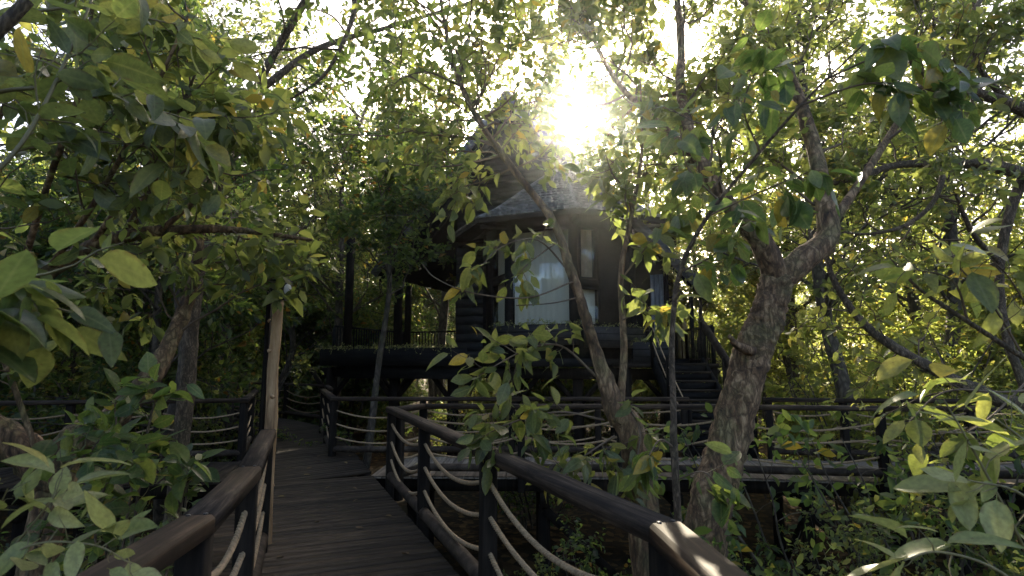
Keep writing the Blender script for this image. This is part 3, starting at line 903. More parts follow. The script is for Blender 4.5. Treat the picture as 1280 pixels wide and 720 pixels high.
# bay walls: corner posts, sill panels, headers, windows
SILL, HEAD = 2.6, 5.02
def wall_dir(k, a=AW):
    p, q = octa(a, k), octa(a, k + 1); d = (q - p) / np.linalg.norm(q - p); nrm = np.array([d[1], -d[0]])
    return p, q, d, nrm
for k in range(-2, 4):
    p = octa(AW, k); 
    g = Geo(); g.bar(L(*p, FL), L(*p, 5.35), .17, .17, up=(p[0], p[1], 0)); hp('corner_post', g, 'house')
def window(k, s0, s1, z0, z1, curtain=True, cm='curtain'):
    """window between fractions s0..s1 of octagon side k"""
    p, q, d, nrm = wall_dir(k); Ls = np.linalg.norm(q - p)
    a = p + d * Ls * s0; b_ = p + d * Ls * s1
    g = Geo(); w = .055
    for (u, v_) in ((a, b_),):
        g.bar(L(*a, z0 - w / 2), L(*b_, z0 - w / 2), .09, w); g.bar(L(*a, z1 + w / 2), L(*b_, z1 + w / 2), .09, w)
        up = (nrm[0], nrm[1], 0)
        g.bar(L(*(a - d * w / 2), z0 - w), L(*(a - d * w / 2), z1 + w), w, .088, up=up); g.bar(L(*(b_ + d * w / 2), z0 - w), L(*(b_ + d * w / 2), z1 + w), w, .088, up=up)
    win = hp('window', g, 'house')
    o_ = nrm * 0.0
    g = Geo(); g.bar(L(*(a + o_), (z0 + z1) / 2), L(*(b_ + o_), (z0 + z1) / 2), .008, z1 - z0); part('pane', g, M['glass'], win)
    if curtain:
        nn = 60; t = np.linspace(0, 1, nn)
        base = a[None] * (1 - t[:, None]) + b_[None] * t[:, None] - nrm * (0.13 + 0.007 * np.sin(t * 70 * (s1 - s0) + np.sin(t * 11)))[:, None]
        v = np.vstack([np.c_[base, np.full(nn, z0 - .03 + ZO)], np.c_[base, np.full(nn, z1 + .03 + ZO)]])
        g = Geo(); g.add(v, q=[[i, i + 1, nn + i + 1, nn + i] for i in range(nn - 1)]); part('curtain', g, M[cm], win, smooth=True)
    return win
def panel(k, s0, s1, z0, z1, mat='house', name='wall_panel', inset=0.0):
    p, q, d, nrm = wall_dir(k); Ls = np.linalg.norm(q - p)
    a = p + d * Ls * s0 - nrm * inset; b_ = p + d * Ls * s1 - nrm * inset
    g = Geo(); g.bar(L(*a, (z0 + z1) / 2), L(*b_, (z0 + z1) / 2), .07, z1 - z0); return hp(name, g, mat)
for k in (-1, 0, 1, 2):
    panel(k, .0, 1, FL - .05, SILL - .056); panel(k, 0, 1, HEAD + .056, 5.4)
window(0, .06, .94, SILL, HEAD)
window(-1, .35, .88, SILL, 3.75); panel(-1, .35, .88, 3.807, 3.93); window(-1, .35, .88, 3.99, HEAD - .1); panel(-1, 0, .315, SILL - .05, HEAD + .05)
window(1, .12, .36, 3.78, HEAD, cm='warm_reflection'); panel(1, .09, .41, 3.53, 3.722); window(1, .10, .40, SILL, 3.47)  # upper pane backed by a made-up tan sheet for its warm reflection
panel(1, .44, 1, SILL - .05, HEAD + .05); panel(-2, 0, 1, FL, 5.4); panel(2, 0, 1, SILL - .05, HEAD + .05)
# warm interior seen through the narrow window: a timber partition and shelf
g = Geo(); g.box(L(1.1, -0.4, 3.5), (2.2, .06, 3.4)); hp('partition', g, 'pole')
# planter boxes under the bay
def planter(a, b_, zb, zt, out=.36):
    a = np.asarray(a, float); b_ = np.asarray(b_, float); d = (b_ - a) / np.linalg.norm(b_ - a); nrm = np.array([d[1], -d[0]])
    c0, c1 = a + nrm * out / 2, b_ + nrm * out / 2
    g = Geo(); g.bar(L(*c0, (zb + zt) / 2), L(*c1, (zb + zt) / 2), out, zt - zb)
    o = hp('planter_box', g, 'clap')
    for j in range(1, 3):
        z = zb + (zt - zb) * j / 3
        g = Geo(); g.bar(L(*(c0 + nrm * (out / 2 + .004)), z), L(*(c1 + nrm * (out / 2 + .004)), z), .012, .02); part('batten', g, M['house'], o)
    return o
planter(octa(AW + .06, 0) - np.array([.25, 0]), octa(AW + .06, 1) + np.array([.1, 0]), 2.06, 2.56)
planter(octa(AW + .1, 1) + np.array([.2, .1]), octa(AW + .1, 2), 2.0, 2.5)
planter((2.35, -1.9), (3.15, -1.9), 1.62, 2.1, .4)
# main wall and gable
PK = -1.29; PZ = 9.35; SL = 1.13
roofz = lambda t: PZ - SL * abs(t - PK)
GV = -0.45
g = Geo(); g.poly([L(-3.3, GV, FL), L(2.85, GV, FL), L(2.85, GV, roofz(2.85) - .2), L(PK, GV, PZ - .2), L(-3.3, GV, roofz(-3.3) - .2)], .12, (0, 1, 0)); wall = hp('wall', g, 'house')
z = FL + .1
cb = Geo(); cb.box((0, 0, 0), (1.16, .02, .28))
cbm = cb.mesh('clapboard', mat=M['clap'])
while z < 5.6:
    o = link('clapboard', cbm, wall); o.location = L(-2.72, GV - .03, z); o.rotation_euler = (-R(2.5), 0, RNG.normal(0, .002)); z += .262
cb = Geo(); cb.box((0, 0, 0), (6.2, .03, .20)); 
z = 5.7
while z < PZ - .4:                  # gable boards, each trimmed to the slope
    hw = (PZ - .3 - z) / SL - .12
    if hw > .1:
        lo, hi = max(-3.25, PK - hw), min(2.8, PK + hw)
        g = Geo(); g.box((0, 0, 0), (hi - lo, .03, .20)); o = part('gable_board', g, M['house'], wall); o.location = L((lo + hi) / 2, GV - .03, z); o.rotation_euler = (-R(7), 0, 0)
    z += .185
g = Geo(); g.box(L(-3.24, 2.6, 3.6), (.12, 6.0, 3.9)); hp('side_wall', g, 'house')
g = Geo(); g.box(L(2.79, 2.6, 2.9), (.12, 6.0, 2.4)); hp('side_wall', g, 'house')
# corner boarding by the entrance, its grey made paler for the light on it
for i in range(3):
    g = Geo(); g.bar(L(2.58 + i * .115, GV - .05, FL + .05), L(2.58 + i * .115, GV - .05, 3.95), .105, .03, up=(0, 1, 0)); hp('siding_board', g, 'siding', wall)
g = Geo(); g.bar(L(2.95, GV - .1, FL), L(2.95, GV - .1, 3.95), .09, .09); hp('entrance_post', g, 'house')
g = Geo(); g.bar(L(3.55, -.6, FL), L(3.55, -.6, 3.4), .1, .1); hp('entrance_post', g, 'house')

# roofs
def shingle_face(corners, geo, exp=.20, wmin=.11, wmax=.19, thick=.042):
    """corners: eave-left, eave-right, top-right, top-left (3d); shingles laid in rows from the eave up"""
    el, er, tr, tl = [np.asarray(c, float) for c in corners]
    up = ((tl + tr) / 2 - (el + er) / 2); H_ = np.linalg.norm(up)
    xd = norm(er - el); nrm = norm(np.cross(xd, up)); ud = np.cross(nrm, xd)
    Hh = (tl - el) @ ud
    rows = int(Hh / exp)
    V = []; 
    for r_ in range(rows + 1):
        f0 = r_ * exp / Hh
        if f0 >= .995: break
        a = el + (tl - el) * f0; b_ = er + (tr - er) * f0
        W = np.linalg.norm(b_ - a)
        x = -random.random() * wmax
        while x < W:
            w = random.uniform(wmin, wmax)
            x0, x1 = max(x, 0), min(x + w - .008, W)
            if x1 - x0 > .02:
                ln = exp * 1.25; dz = random.uniform(0, .008); dy = random.uniform(-.014, .014)
                p = [a + xd * x0 + ud * dy + nrm * (thick * 1.6 + dz), a + xd * x1 + ud * dy + nrm * (thick * 1.6 + dz * .4), a + xd * x1 + ud * ln + nrm * .002, a + xd * x0 + ud * ln + nrm * .002]
                q = [p[0] - nrm * thick, p[1] - nrm * thick]
                k = geo.n
                geo.add(np.array(p + q), q=[[0, 1, 2, 3], [4, 5, 1, 0]], t=[[0, 3, 4], [1, 5, 2]])
            x += w
EZ, AZ = 5.22, 7.45
prof = [(AE, EZ), (AE * .80, EZ + .36), (AE * .5, EZ + 1.08), (.05, AZ)]   # bell-cast section
core = Geo(); sh = Geo()
for k in range(-2, 4):
    for (a0, z0), (a1, z1) in zip(prof[:-1], prof[1:]):
        pts = [L(*octa(a0, k), z0), L(*octa(a0, k + 1), z0), L(*octa(a1, k + 1), z1), L(*octa(a1, k), z1)]
        core.add(np.array(pts), q=[[0, 1, 2, 3]])
        core.add(np.array(pts) - np.array([0, 0, .10]), q=[[3, 2, 1, 0]])
        shingle_face(pts, sh)
    e0, e1 = L(*octa(AE, k), EZ), L(*octa(AE, k + 1), EZ)
    core.add(np.array([e0, e1, e1 - (0, 0, .1), e0 - (0, 0, .1)]), q=[[0, 3, 2, 1]])
bay_roof = hp('bay_roof', core, 'house')
part('shingle_cover', sh, M['shingle'], bay_roof, kind='stuff')
for k in range(-1, 4):
    pth = [L(*octa(a, k), z + .035) for a, z in prof]
    g = Geo(); g.add(*tube(smooth_path(pth, 4), .045, 6)); part('hip_cap', g, M['shingle'], bay_roof, smooth=True)
    g = Geo(); g.bar(L(*octa(AW, k), EZ - .02), L(*octa(AE - .1, k), EZ - .16), .07, .12); part('rafter', g, M['house'], bay_roof)
# gable roof
RT0, RT1, RV0, RV1 = PK - 4.4, 3.85, -1.35, 5.6
th = .12
core = Geo(); sh = Geo(); nl = norm(np.array([-SL, 0, 1.0])); nr_ = norm(np.array([SL, 0, 1.0]))
for (t_e, nn, sgn) in ((RT0, nl, -1), (RT1, nr_, 1)):
    a, b_, c, d = L(t_e, RV0, roofz(t_e)), L(t_e, RV1, roofz(t_e)), L(PK, RV1, PZ), L(PK, RV0, PZ)
    core.poly([a, b_, c, d], -th, nn)
    shingle_face([b_, a, d, c] if sgn < 0 else [a, b_, c, d], sh, exp=.24, wmin=.16, wmax=.28, thick=.022)
roof = hp('roof', core, 'house')
part('shingle_cover', sh, M['shingle'], roof, kind='stuff')
for t_e in (RT0, RT1):
    g = Geo(); g.bar(L(t_e, RV0 - .03, roofz(t_e) - .06), L(PK, RV0 - .03, PZ - .06), .045, .24, up=(0, 1, 0)); 
    g2 = Geo(); g2.bar(L(t_e, RV0 - .03, roofz(t_e) - .06), L(PK, RV0 - .03, PZ - .06), .05, .26)
    part('bargeboard', g2, M['bargeboard'], roof)
g = Geo(); g.bar(L(PK, RV0 - .08, PZ + .05), L(PK, RV1, PZ + .05), .22, .07); part('ridge_cap', g, M['shingle'], roof)
for v in np.arange(RV0 + .35, .2, .42):
    for t_e in (RT0, RT1):
        g = Geo(); g.bar(L(t_e, v, roofz(t_e) - .22), L(PK, v, PZ - .22), .06, .11); part('rafter', g, M['house'], roof)

# ------------------------------------------------------------------ stairs and landing
def HW(t, v, z): 
    c, s_ = math.cos(HRZ), math.sin(HRZ)
    return np.array([HC[0] + c * t - s_ * v, HC[1] + s_ * t + c * v, z])
sb = np.array([3.72, 10.35, 0.0])
st = thing('staircase', 'dark timber stairs climbing from the cross boardwalk to the treehouse landing', 'stairs', tuple(sb))
nst = 9; rise = 1.62 / nst; run = .27; sw = 1.02; sx = .0
for i in range(nst):
    g = Geo(); g.box(sb + (sx, i * run + .14, (i + 1) * rise - .02), (sw, .30, .04)); part('tread', g, M['deck'], st, sb)
    g = Geo(); g.box(sb + (sx, i * run + .02, (i + .5) * rise - .025), (sw - .02, .02, rise - .05)); part('riser', g, M['house'], st, sb)
for s_ in (-1, 1):
    g = Geo(); g.bar(sb + (sx + s_ * (sw / 2 + .03), -.05, .02), sb + (sx + s_ * (sw / 2 + .03), nst * run + .1, 1.62), .05, .30); part('stringer', g, M['house'], st, sb)
    x = sx + s_ * (sw / 2 + .06)
    for (y, z) in ((-.02, .0), (nst * run / 2, .81), (nst * run + .05, 1.62)):
        g = Geo(); g.bar(sb + (x, y, z - .1), sb + (x, y, z + .92), .085, .085); part('newel_post', g, M['post'], st, sb)
    if s_ > 0:
        g = Geo(); g.bar(sb + (x, -.12, .9), sb + (x, nst * run + .12, 2.56), .05, .2); part('handrail', g, M['rail'], st, sb)
    else:
        for h in (.45, .8):
            part('rope', strand_rope(sb + (x, -.02, h), sb + (x, nst * run, 1.62 + h), .06, .014, False), M['rope'], st, sb, True)
ly = sb[1] + nst * run + .15
ld = thing('landing', 'raised timber landing with baluster railing at the head of the stairs', 'landing', (sb[0], ly, 0))
lb = np.array([sb[0], ly, 0])
g = Geo(); g.box(lb + (-.15, 1.1, 1.56), (2.2, 2.2, .1)); part('floor', g, M['deck'], ld, lb)
for (x, y) in ((-1.1, .1), (.85, .1), (-1.1, 2.1), (.85, 2.1)):
    g = Geo(); g.bar(lb + (x, y, -2.2), lb + (x, y, 1.51), .14, .14); part('stilt', g, M['post'], ld, lb)
def lrail(a, b_):
    g = Geo(); g.bar(a + np.array([0, 0, .86]), b_ + np.array([0, 0, .86]), .07, .05); r_ = part('railing', g, M['rail'], ld, lb)
    g = Geo(); g.bar(a + np.array([0, 0, .1]), b_ + np.array([0, 0, .1]), .04, .04); part('bottom_rail', g, M['rail'], r_, lb)
    n_ = int(np.linalg.norm(b_ - a) / .12)
    for i in range(n_ + 1):
        p = a + (b_ - a) * i / n_; w = .08 if i in (0, n_) else .026
        g = Geo(); g.bar(p + np.array([0, 0, 0]), p + np.array([0, 0, .84]), w, w); part('baluster', g, M['house'], r_, lb)
lrail(lb + (-1.15, 2.1, 1.61), lb + (.88, 2.1, 1.61)); lrail(lb + (.88, .15, 1.61), lb + (.88, 2.1, 1.61))
#@@PLANTS
# ------------------------------------------------------------------ hero trees
def limb_r(pl, ctrl, radii, n=12, rough=0.03, sub=8):
    p = smooth_path(ctrl, sub)
    r = np.interp(np.linspace(0, 1, len(p)), np.linspace(0, 1, len(radii)), radii)
    g = Geo(); g.add(*tube(p, r, n, rough)); pl.limbs.append(g)
    return p


def px(*pts): return [P(*q) for q in pts]


A3 = lambda x, y, z: np.array([x, y, z], float)

# --- T1: stout leaning trunk on the right, forked
t1 = Plant()
limb_r(t1, [A3(1.70, 5.5, -2.1)] + px((880, 690, 5.4), (906, 565, 5.4), (938, 450, 5.4), (958, 395, 5.4), (973, 345, 5.4)), [.215, .185, .168, .158, .15, .14], 20, .06, 18)
lr = limb_r(t1, px((972, 350, 5.4), (1003, 326, 5.4), (1034, 296, 5.45), (1028, 240, 5.55), (1012, 165, 5.8), (985, 90, 6.2), (935, 10, 6.7), (900, -120, 7.2)), [.13, .125, .11, .085, .07, .055, .04, .02], 14, .04)
ll = limb_r(t1, px((973, 352, 5.4), (950, 300, 5.3), (915, 262, 5.25), (878, 205, 5.35), (852, 120, 5.8), (850, 30, 6.3), (830, -120, 7.2)), [.12, .10, .075, .065, .055, .045, .02], 14, .04)
l3 = limb_r(t1, px((1032, 290, 5.45), (1080, 220, 5.8), (1150, 110, 6.4), (1240, -20, 7.2), (1330, -150, 8)), [.05, .04, .035, .03, .015], 10, .03)
l4 = limb_r(t1, px((878, 205, 5.35), (830, 160, 5.6), (770, 100, 6.2), (730, 20, 6.8), (700, -80, 7.4)), [.045, .035, .03, .025, .012], 10, .03)
limb_r(t1, px((940, 440, 5.3), (922, 432, 5.1), (912, 420, 5.0)), [.05, .035, .02], 8, .05, 4)
l5 = limb_r(t1, px((872, 198, 5.4), (825, 218, 6.0), (782, 212, 6.8), (748, 190, 7.6)), [.03, .022, .016, .008], 8, .04)
l6 = limb_r(t1, px((850, 115, 5.85), (800, 130, 6.4), (762, 165, 7.2), (745, 215, 7.6)), [.025, .02, .014, .007], 8, .04)
for path in (l5, l6): t1.sprout(path, 1, 13, .75, .008, .15, 1.0, .1, .25, 4, (5,))
for path, c in ((lr, 9), (ll, 10), (l3, 6), (l4, 15)):
    t1.sprout(path, 2, c, 1.5, .016, .35, 1.0, .2, .25, 4, (5, 4))
lv = t1.leaves(10, .125, flat=.6)
hero_plant('mangrove_tree', 'stout forked tree with flaking brown bark leaning beside the stairs', 'tree', t1, (1.70, 5.5, GROUND_Z), lv, 'olive', 'bark', 260, twigmat='twig')

# --- T2: slender tree curving in front of the bay window
t2 = Plant()
tp = limb_r(t2, [A3(1.12, 4.35, -2.1)] + px((798, 592, 4.2), (768, 512, 4.2), (744, 435, 4.2), (727, 378, 4.2), (712, 335, 4.25), (690, 275, 4.3), (642, 212, 4.4), (592, 140, 4.6), (562, 60, 4.9), (540, -70, 5.3)), [.13, .105, .075, .042, .037, .034, .031, .028, .024, .018, .010], 14, .06)
s2 = limb_r(t2, px((772, 530, 4.22), (780, 440, 4.3), (776, 345, 4.35), (788, 275, 4.4), (802, 190, 4.5), (800, 100, 4.8)), [.034, .027, .023, .018, .013, .007], 10, .04)
def spray(pl, ctrl, r, n_, L_, **kw):
    p = smooth_path(px(*ctrl), 6)
    pl.twig.add(*tube(p, np.linspace(r, r * .4, len(p)), 6)[:2])
    pl.sprout(p, 0, n_, L_, r * .45, kw.get('t0', .2), kw.get('spread', 1.0), kw.get('up', .1), kw.get('wig', .2), 3, droop=kw.get('droop', .2))
    pl.twigs.append(p[-4:])
    return p
spray(t2, [(712, 340, 4.25), (672, 300, 4.15), (625, 310, 4.05), (588, 350, 4.0)], .008, 6, .24)
spray(t2, [(700, 300, 4.28), (660, 330, 4.1), (640, 355, 4.0)], .007, 2, .2)
spray(t2, [(745, 470, 4.2), (700, 432, 4.1), (652, 440, 4.0), (598, 470, 3.95)], .010, 12, .32)
spray(t2, [(755, 525, 4.2), (700, 515, 4.1), (640, 528, 4.0), (600, 548, 3.95)], .010, 11, .30)
spray(t2, [(768, 545, 4.1), (745, 560, 3.95), (700, 590, 3.85)], .008, 7, .3)
spray(t2, [(780, 500, 4.2), (800, 540, 4.0), (790, 600, 3.9)], .008, 7, .3)
spray(t2, [(776, 350, 4.35), (815, 300, 4.3), (850, 262, 4.3)], .008, 9, .3)
spray(t2, [(778, 400, 4.3), (810, 385, 4.2), (835, 400, 4.1)], .007, 6, .25)
spray(t2, [(625, 195, 4.45), (560, 208, 4.4), (500, 205, 4.4)], .010, 9, .32)
spray(t2, [(600, 150, 4.6), (640, 120, 4.6), (665, 60, 4.7)], .009, 10, .35)
spray(t2, [(580, 110, 4.7), (530, 90, 4.6), (480, 110, 4.6)], .009, 10, .35)
for c, k in (([(642, 212, 4.4), (680, 190, 4.8), (705, 150, 5.2)], 9), ([(625, 190, 4.4), (655, 150, 4.9), (690, 90, 5.4)], 11), ([(600, 150, 4.6), (600, 90, 4.9), (640, 20, 5.2)], 11), ([(640, 210, 4.4), (610, 225, 4.4), (570, 235, 4.4)], 8),
             ([(600, 150, 4.6), (550, 150, 4.7), (500, 140, 4.8)], 9), ([(580, 110, 4.7), (540, 40, 5.0), (500, -10, 5.2)], 10), ([(590, 138, 4.6), (630, 160, 4.8), (660, 175, 5.0)], 8)):
    spray(t2, c, .009, k, .36)
t2.sprout(tp, 1, 12, .9, .010, .70, 1.0, .15, .25, 4, (5,))
t2.sprout(tp, 2, 14, 1.3, .012, .72, 1.0, .1, .25, 4, (4, 4))
t2.sprout(s2, 1, 5, .5, .008, .5, 1.0, .1, .25, 4, (4,))
lv = t2.leaves(8, .132, droop=.5, flat=.5)
lv[3][lv[0][:, 2] > 3.05] *= .68
def bare(pl, ctrl, r):
    p = smooth_path(px(*ctrl), 8); pl.twig.add(*tube(p, np.linspace(r, r * .5, len(p)), 6)[:2])
bare(t2, [(722, 372, 4.2), (690, 379, 4.15), (645, 382, 4.1)], .007)
bare(t2, [(716, 352, 4.2), (660, 372, 4.0), (590, 366, 4.0), (545, 348, 4.0), (528, 330, 4.0)], .007)
hero_plant('mangrove_tree', 'slender curving tree with mossy base growing in front of the bay window', 'tree', t2, (1.12, 4.35, GROUND_Z), lv, 'olive', 'bark', 300, twigmat='twig')

# --- T3: low forked mossy tree behind the left railing
t3 = Plant()
limb_r(t3, [A3(-3.75, 4.5, -2.1)] + px((70, 600, 4.4), (128, 535, 4.5), (186, 475, 4.6), (214, 425, 4.8), (238, 365, 5.0), (250, 280, 5.2), (240, 180, 5.4)), [.13, .115, .10, .085, .065, .055, .04, .02], 16, .07)
tb = limb_r(t3, px((72, 605, 4.4), (35, 570, 4.3), (-20, 530, 4.2), (-110, 470, 4.0), (-140, 430, 3.8)), [.12, .12, .11, .09, .075], 14, .07)
tcb = limb_r(t3, px((-140, 430, 3.8), (-70, 395, 3.65), (0, 366, 3.7), (60, 338, 3.8), (122, 306, 3.9), (190, 290, 4.0), (290, 287, 4.3), (390, 300, 4.8)), [.07, .065, .06, .055, .048, .04, .025, .012], 14, .06)
sh_ = [limb_r(t3, px(*c), [.022, .016, .008], 8, .03, 6) for c in (
    [(60, 338, 3.8), (120, 250, 3.5), (180, 140, 3.3), (235, 20, 3.2)], [(110, 312, 3.9), (165, 235, 3.7), (210, 170, 3.5), (245, 90, 3.4)],
    [(150, 300, 3.95), (210, 200, 3.9), (262, 150, 3.8)], [(20, 360, 3.7), (60, 230, 3.3), (100, 110, 3.0), (120, -30, 2.9)],
    [(200, 290, 4.0), (270, 220, 4.2), (310, 120, 4.3)], [(-30, 380, 3.6), (-20, 220, 3.2), (30, 60, 3.0)], [(50, 575, 4.2), (20, 490, 4.1), (-8, 410, 4.0), (-25, 300, 3.9)])]
for i, p in enumerate(sh_):
    t3.sprout(p, 1, 9, .62, .007, .25, 1.0, .1, .22, 4, (4,))
t3.sprout(tcb, 1, 12, .6, .008, .45, 1.0, .1, .25, 4, (4,))
t3.sprout(smooth_path(px((186, 475, 4.6), (214, 425, 4.8), (238, 365, 5.0), (250, 280, 5.2), (240, 180, 5.4)), 6), 2, 9, 1.1, .012, .2, 1.0, .1, .25, 4, (4, 4))
lv = t3.leaves(8, .128, droop=.4, flat=.6)
hero_plant('mangrove_tree', 'low mossy tree forking sideways behind the bent railing', 'tree', t3, (-3.75, 4.5, GROUND_Z), lv, 'olive', 'bark', 300, twigmat='twig')

# --- near tree on the left edge, large leaves overhead
t4 = Plant()
limb_r(t4, [A3(-2.9, 1.5, -2.1), A3(-2.75, 1.55, -.5), A3(-2.45, 1.6, 1.2), A3(-2.1, 1.7, 2.1), A3(-1.75, 1.9, 2.9)], [.07, .06, .05, .035, .02], 10, .03)
for c in ([(-330, 330, 1.6), (-120, 280, 1.65), (10, 200, 1.7), (85, 70, 1.85), (130, -40, 2.0)], [(-350, 250, 1.6), (-120, 150, 1.75), (40, 110, 1.9), (180, 130, 2.2), (235, 165, 2.3)],
          [(-350, 380, 1.5), (-180, 360, 1.4), (-60, 345, 1.3), (30, 350, 1.25)], [(-300, 150, 1.9), (-100, 60, 2.0), (80, 10, 2.2), (220, 30, 2.6)]):
    p = spray(t4, c, .010, 15, .26, t0=.35)
lv = t4.leaves(5, .125, droop=.35, flat=.9)
hero_plant('broadleaf_tree', 'tree with large olive leaves hanging over the bent railing', 'tree', t4, (-2.9, 1.5, GROUND_Z), lv, 'olive', 'bark2', 300, twigmat='greentwig', width=1.1)

# --- sapling with hanging sprays in front of the stout tree
t5 = Plant()
tp = limb_r(t5, [A3(.95, 3.15, -2.0)] + px((846, 625, 3.1), (842, 520, 3.1), (840, 420, 3.1), (850, 340, 3.0), (885, 270, 2.9), (950, 190, 2.75), (1012, 120, 2.6), (1080, 55, 2.5)), [.022, .02, .017, .015, .013, .011, .009, .007, .004], 8, .03)
for c, k in (([(885, 270, 2.9), (950, 240, 2.75), (1010, 215, 2.6)], 7), ([(1000, 132, 2.62), (1080, 105, 2.5), (1150, 110, 2.4), (1195, 125, 2.35)], 11), ([(1030, 100, 2.6), (1100, 70, 2.5), (1170, 60, 2.45)], 8),
             ([(850, 340, 3.0), (890, 320, 2.95), (930, 280, 2.9)], 7), ([(950, 190, 2.75), (930, 130, 2.7), (960, 60, 2.7)], 8), ([(900, 252, 2.88), (860, 210, 2.9), (850, 160, 2.9)], 6),
             ([(843, 560, 3.1), (825, 550, 3.0), (808, 575, 2.9)], 3), ([(845, 600, 3.1), (880, 590, 3.0), (905, 620, 2.95)], 3)):
    spray(t5, c, .006, k, .2, up=0, droop=.35)
lv = t5.leaves(5, .125, droop=.75, flat=.35)
hero_plant('sapling', 'thin sapling with dark hanging oval leaves before the stout trunk', 'sapling', t5, (.95, 3.15, GROUND_Z), lv, 'green', 'bark2', 300, twigmat='twig', width=1.15)

# --- bottom-right foreground shrub, pale leaves
t6 = Plant()
for c, k in (([(1330, 800, 1.55), (1268, 660, 1.5), (1215, 560, 1.5), (1180, 500, 1.5)], 4), ([(1340, 790, 1.5), (1250, 715, 1.42), (1175, 690, 1.38), (1130, 700, 1.36)], 4), ([(1350, 700, 1.55), (1280, 620, 1.5), (1210, 600, 1.45)], 3), ([(1360, 640, 1.6), (1290, 560, 1.6), (1240, 520, 1.6)], 2)):
    spray(t6, c, .005, k, .13, up=.15, droop=.0, t0=.3)
limb_r(t6, [A3(1.62, 1.6, -2.0), A3(1.58, 1.58, -.6)] + px((1345, 800, 1.55), (1290, 700, 1.52)), [.014, .012, .008, .005], 6, .0, 5)
lv = t6.leaves(2, .125, droop=.02, flat=2.2)
hero_plant('shrub', 'shrub of pale cream-green leaves just outside the rope railing corner', 'shrub', t6, (1.62, 1.6, GROUND_Z), lv, 'pale', 'bark2', 300, twigmat='greentwig', width=.8)

# --- branch reaching in on the right, yellow-green leaves
t7 = Plant()
limb_r(t7, [A3(3.3, 2.4, -2.0), A3(3.2, 2.4, -.3)] + px((1480, 560, 2.4), (1400, 510, 2.3), (1330, 475, 2.2), (1280, 447, 2.15), (1210, 402, 2.1), (1150, 362, 2.1), (1112, 322, 2.1)), [.03, .026, .02, .016, .013, .011, .009, .006, .003], 8, .03)
for c, k in (([(1280, 447, 2.15), (1240, 380, 2.1), (1200, 335, 2.1), (1190, 320, 2.1)], 8), ([(1210, 402, 2.1), (1190, 350, 2.05), (1130, 335, 2.0)], 6), ([(1330, 475, 2.2), (1270, 360, 2.1), (1235, 320, 2.0)], 8),
             ([(1340, 480, 2.2), (1260, 490, 2.0), (1180, 490, 1.95), (1125, 540, 1.95)], 8), ([(1300, 460, 2.2), (1240, 520, 2.0), (1200, 545, 1.95)], 6)):
    spray(t7, c, .005, k, .16, up=.05, droop=.15)
lv = t7.leaves(2, .12, droop=.25, flat=.8)
hero_plant('sapling', 'sapling bough of yellow-green leaves reaching across the cross boardwalk', 'sapling', t7, (3.3, 2.4, GROUND_Z), lv, 'gold', 'bark2', 300, twigmat='twig')

# --- bottom-left sprig
t8 = Plant()
for c, k in (([(-60, 800, 1.5), (5, 700, 1.45), (45, 650, 1.42), (75, 612, 1.4)], 6), ([(-70, 790, 1.45), (20, 690, 1.4), (110, 680, 1.38), (165, 705, 1.36)], 7), ([(-90, 740, 1.5), (-20, 670, 1.45), (10, 610, 1.42)], 5)):
    spray(t8, c, .004, k, .10, up=.15, droop=0, t0=.35)
limb_r(t8, [A3(-1.55, 1.55, -2.0), A3(-1.5, 1.52, -.6)] + px((-70, 800, 1.48), (-30, 760, 1.46)), [.012, .01, .007, .004], 6, 0, 5)
lv = t8.leaves(2, .095, droop=.05, flat=1.3)
hero_plant('shrub', 'sprig of pale waxy leaves poking past the bent railing', 'shrub', t8, (-1.55, 1.55, GROUND_Z), lv, 'pale', 'bark2', 300, twigmat='greentwig', width=1.1)

# --- left shrub between the railing and the branching walk
t9 = Plant()
for i in range(9):
    x0 = -2.4 + RNG.normal(0, .25); y0 = 3.35 + RNG.normal(0, .3)
    tx, ty = 90 + 170 * RNG.random(), 500 + 130 * RNG.random()
    if i == 0: tx, ty = 205, 480
    top = P(tx, ty, y0 + RNG.normal(0, .1))
    p = smooth_path([A3(x0, y0, -2.0), A3(x0 * .8 + top[0] * .2, y0, -1.0), A3(x0 * .3 + top[0] * .7, top[1], top[2] - .4), top], 6)
    g = Geo(); g.add(*tube(p, np.linspace(.014, .004, len(p)), 6)); t9.limbs.append(g)
    t9.sprout(p, 0, 13, .2, .004, .3, 1.0, .25, .2, 3); t9.twigs.append(p[-5:])
lv = t9.leaves(5, .125, droop=.25, flat=1.0)
hero_plant('shrub', 'leafy shrub with bluish-green leaves filling the gap beside the bent railing', 'shrub', t9, (-2.2, 3.35, GROUND_Z), lv, 'green', 'bark2', 300, twigmat='greentwig', trunk_names=['stem'] * 9, width=1.2)

# --- right-hand tree with long level boughs
t10 = Plant()
limb_r(t10, [A3(6.6, 7.0, -2.1)] + px((1290, 520, 7.0), (1258, 420, 7.0), (1250, 330, 7.0), (1275, 230, 6.9), (1330, 140, 6.8), (1340, 20, 6.9)), [.06, .055, .05, .05, .065, .06, .04], 12, .05)
b1 = limb_r(t10, px((1335, 232, 6.8), (1240, 207, 6.6), (1180, 204, 6.5), (1120, 207, 6.4), (1066, 224, 6.2), (1020, 233, 6.1)), [.075, .065, .052, .04, .028, .012], 12, .06)
b2 = limb_r(t10, px((1340, 168, 6.4), (1262, 130, 6.2), (1205, 112, 6.1), (1160, 95, 6.0), (1120, 60, 6.0)), [.08, .065, .05, .035, .015], 12, .04)
b3 = limb_r(t10, px((1182, 206, 6.5), (1168, 250, 6.4), (1135, 280, 6.3), (1090, 292, 6.2), (1045, 290, 6.1)), [.035, .03, .024, .016, .008], 10, .04)
b4 = limb_r(t10, px((1250, 330, 7.0), (1215, 290, 6.8), (1190, 230, 6.6)), [.04, .03, .015], 10, .04)
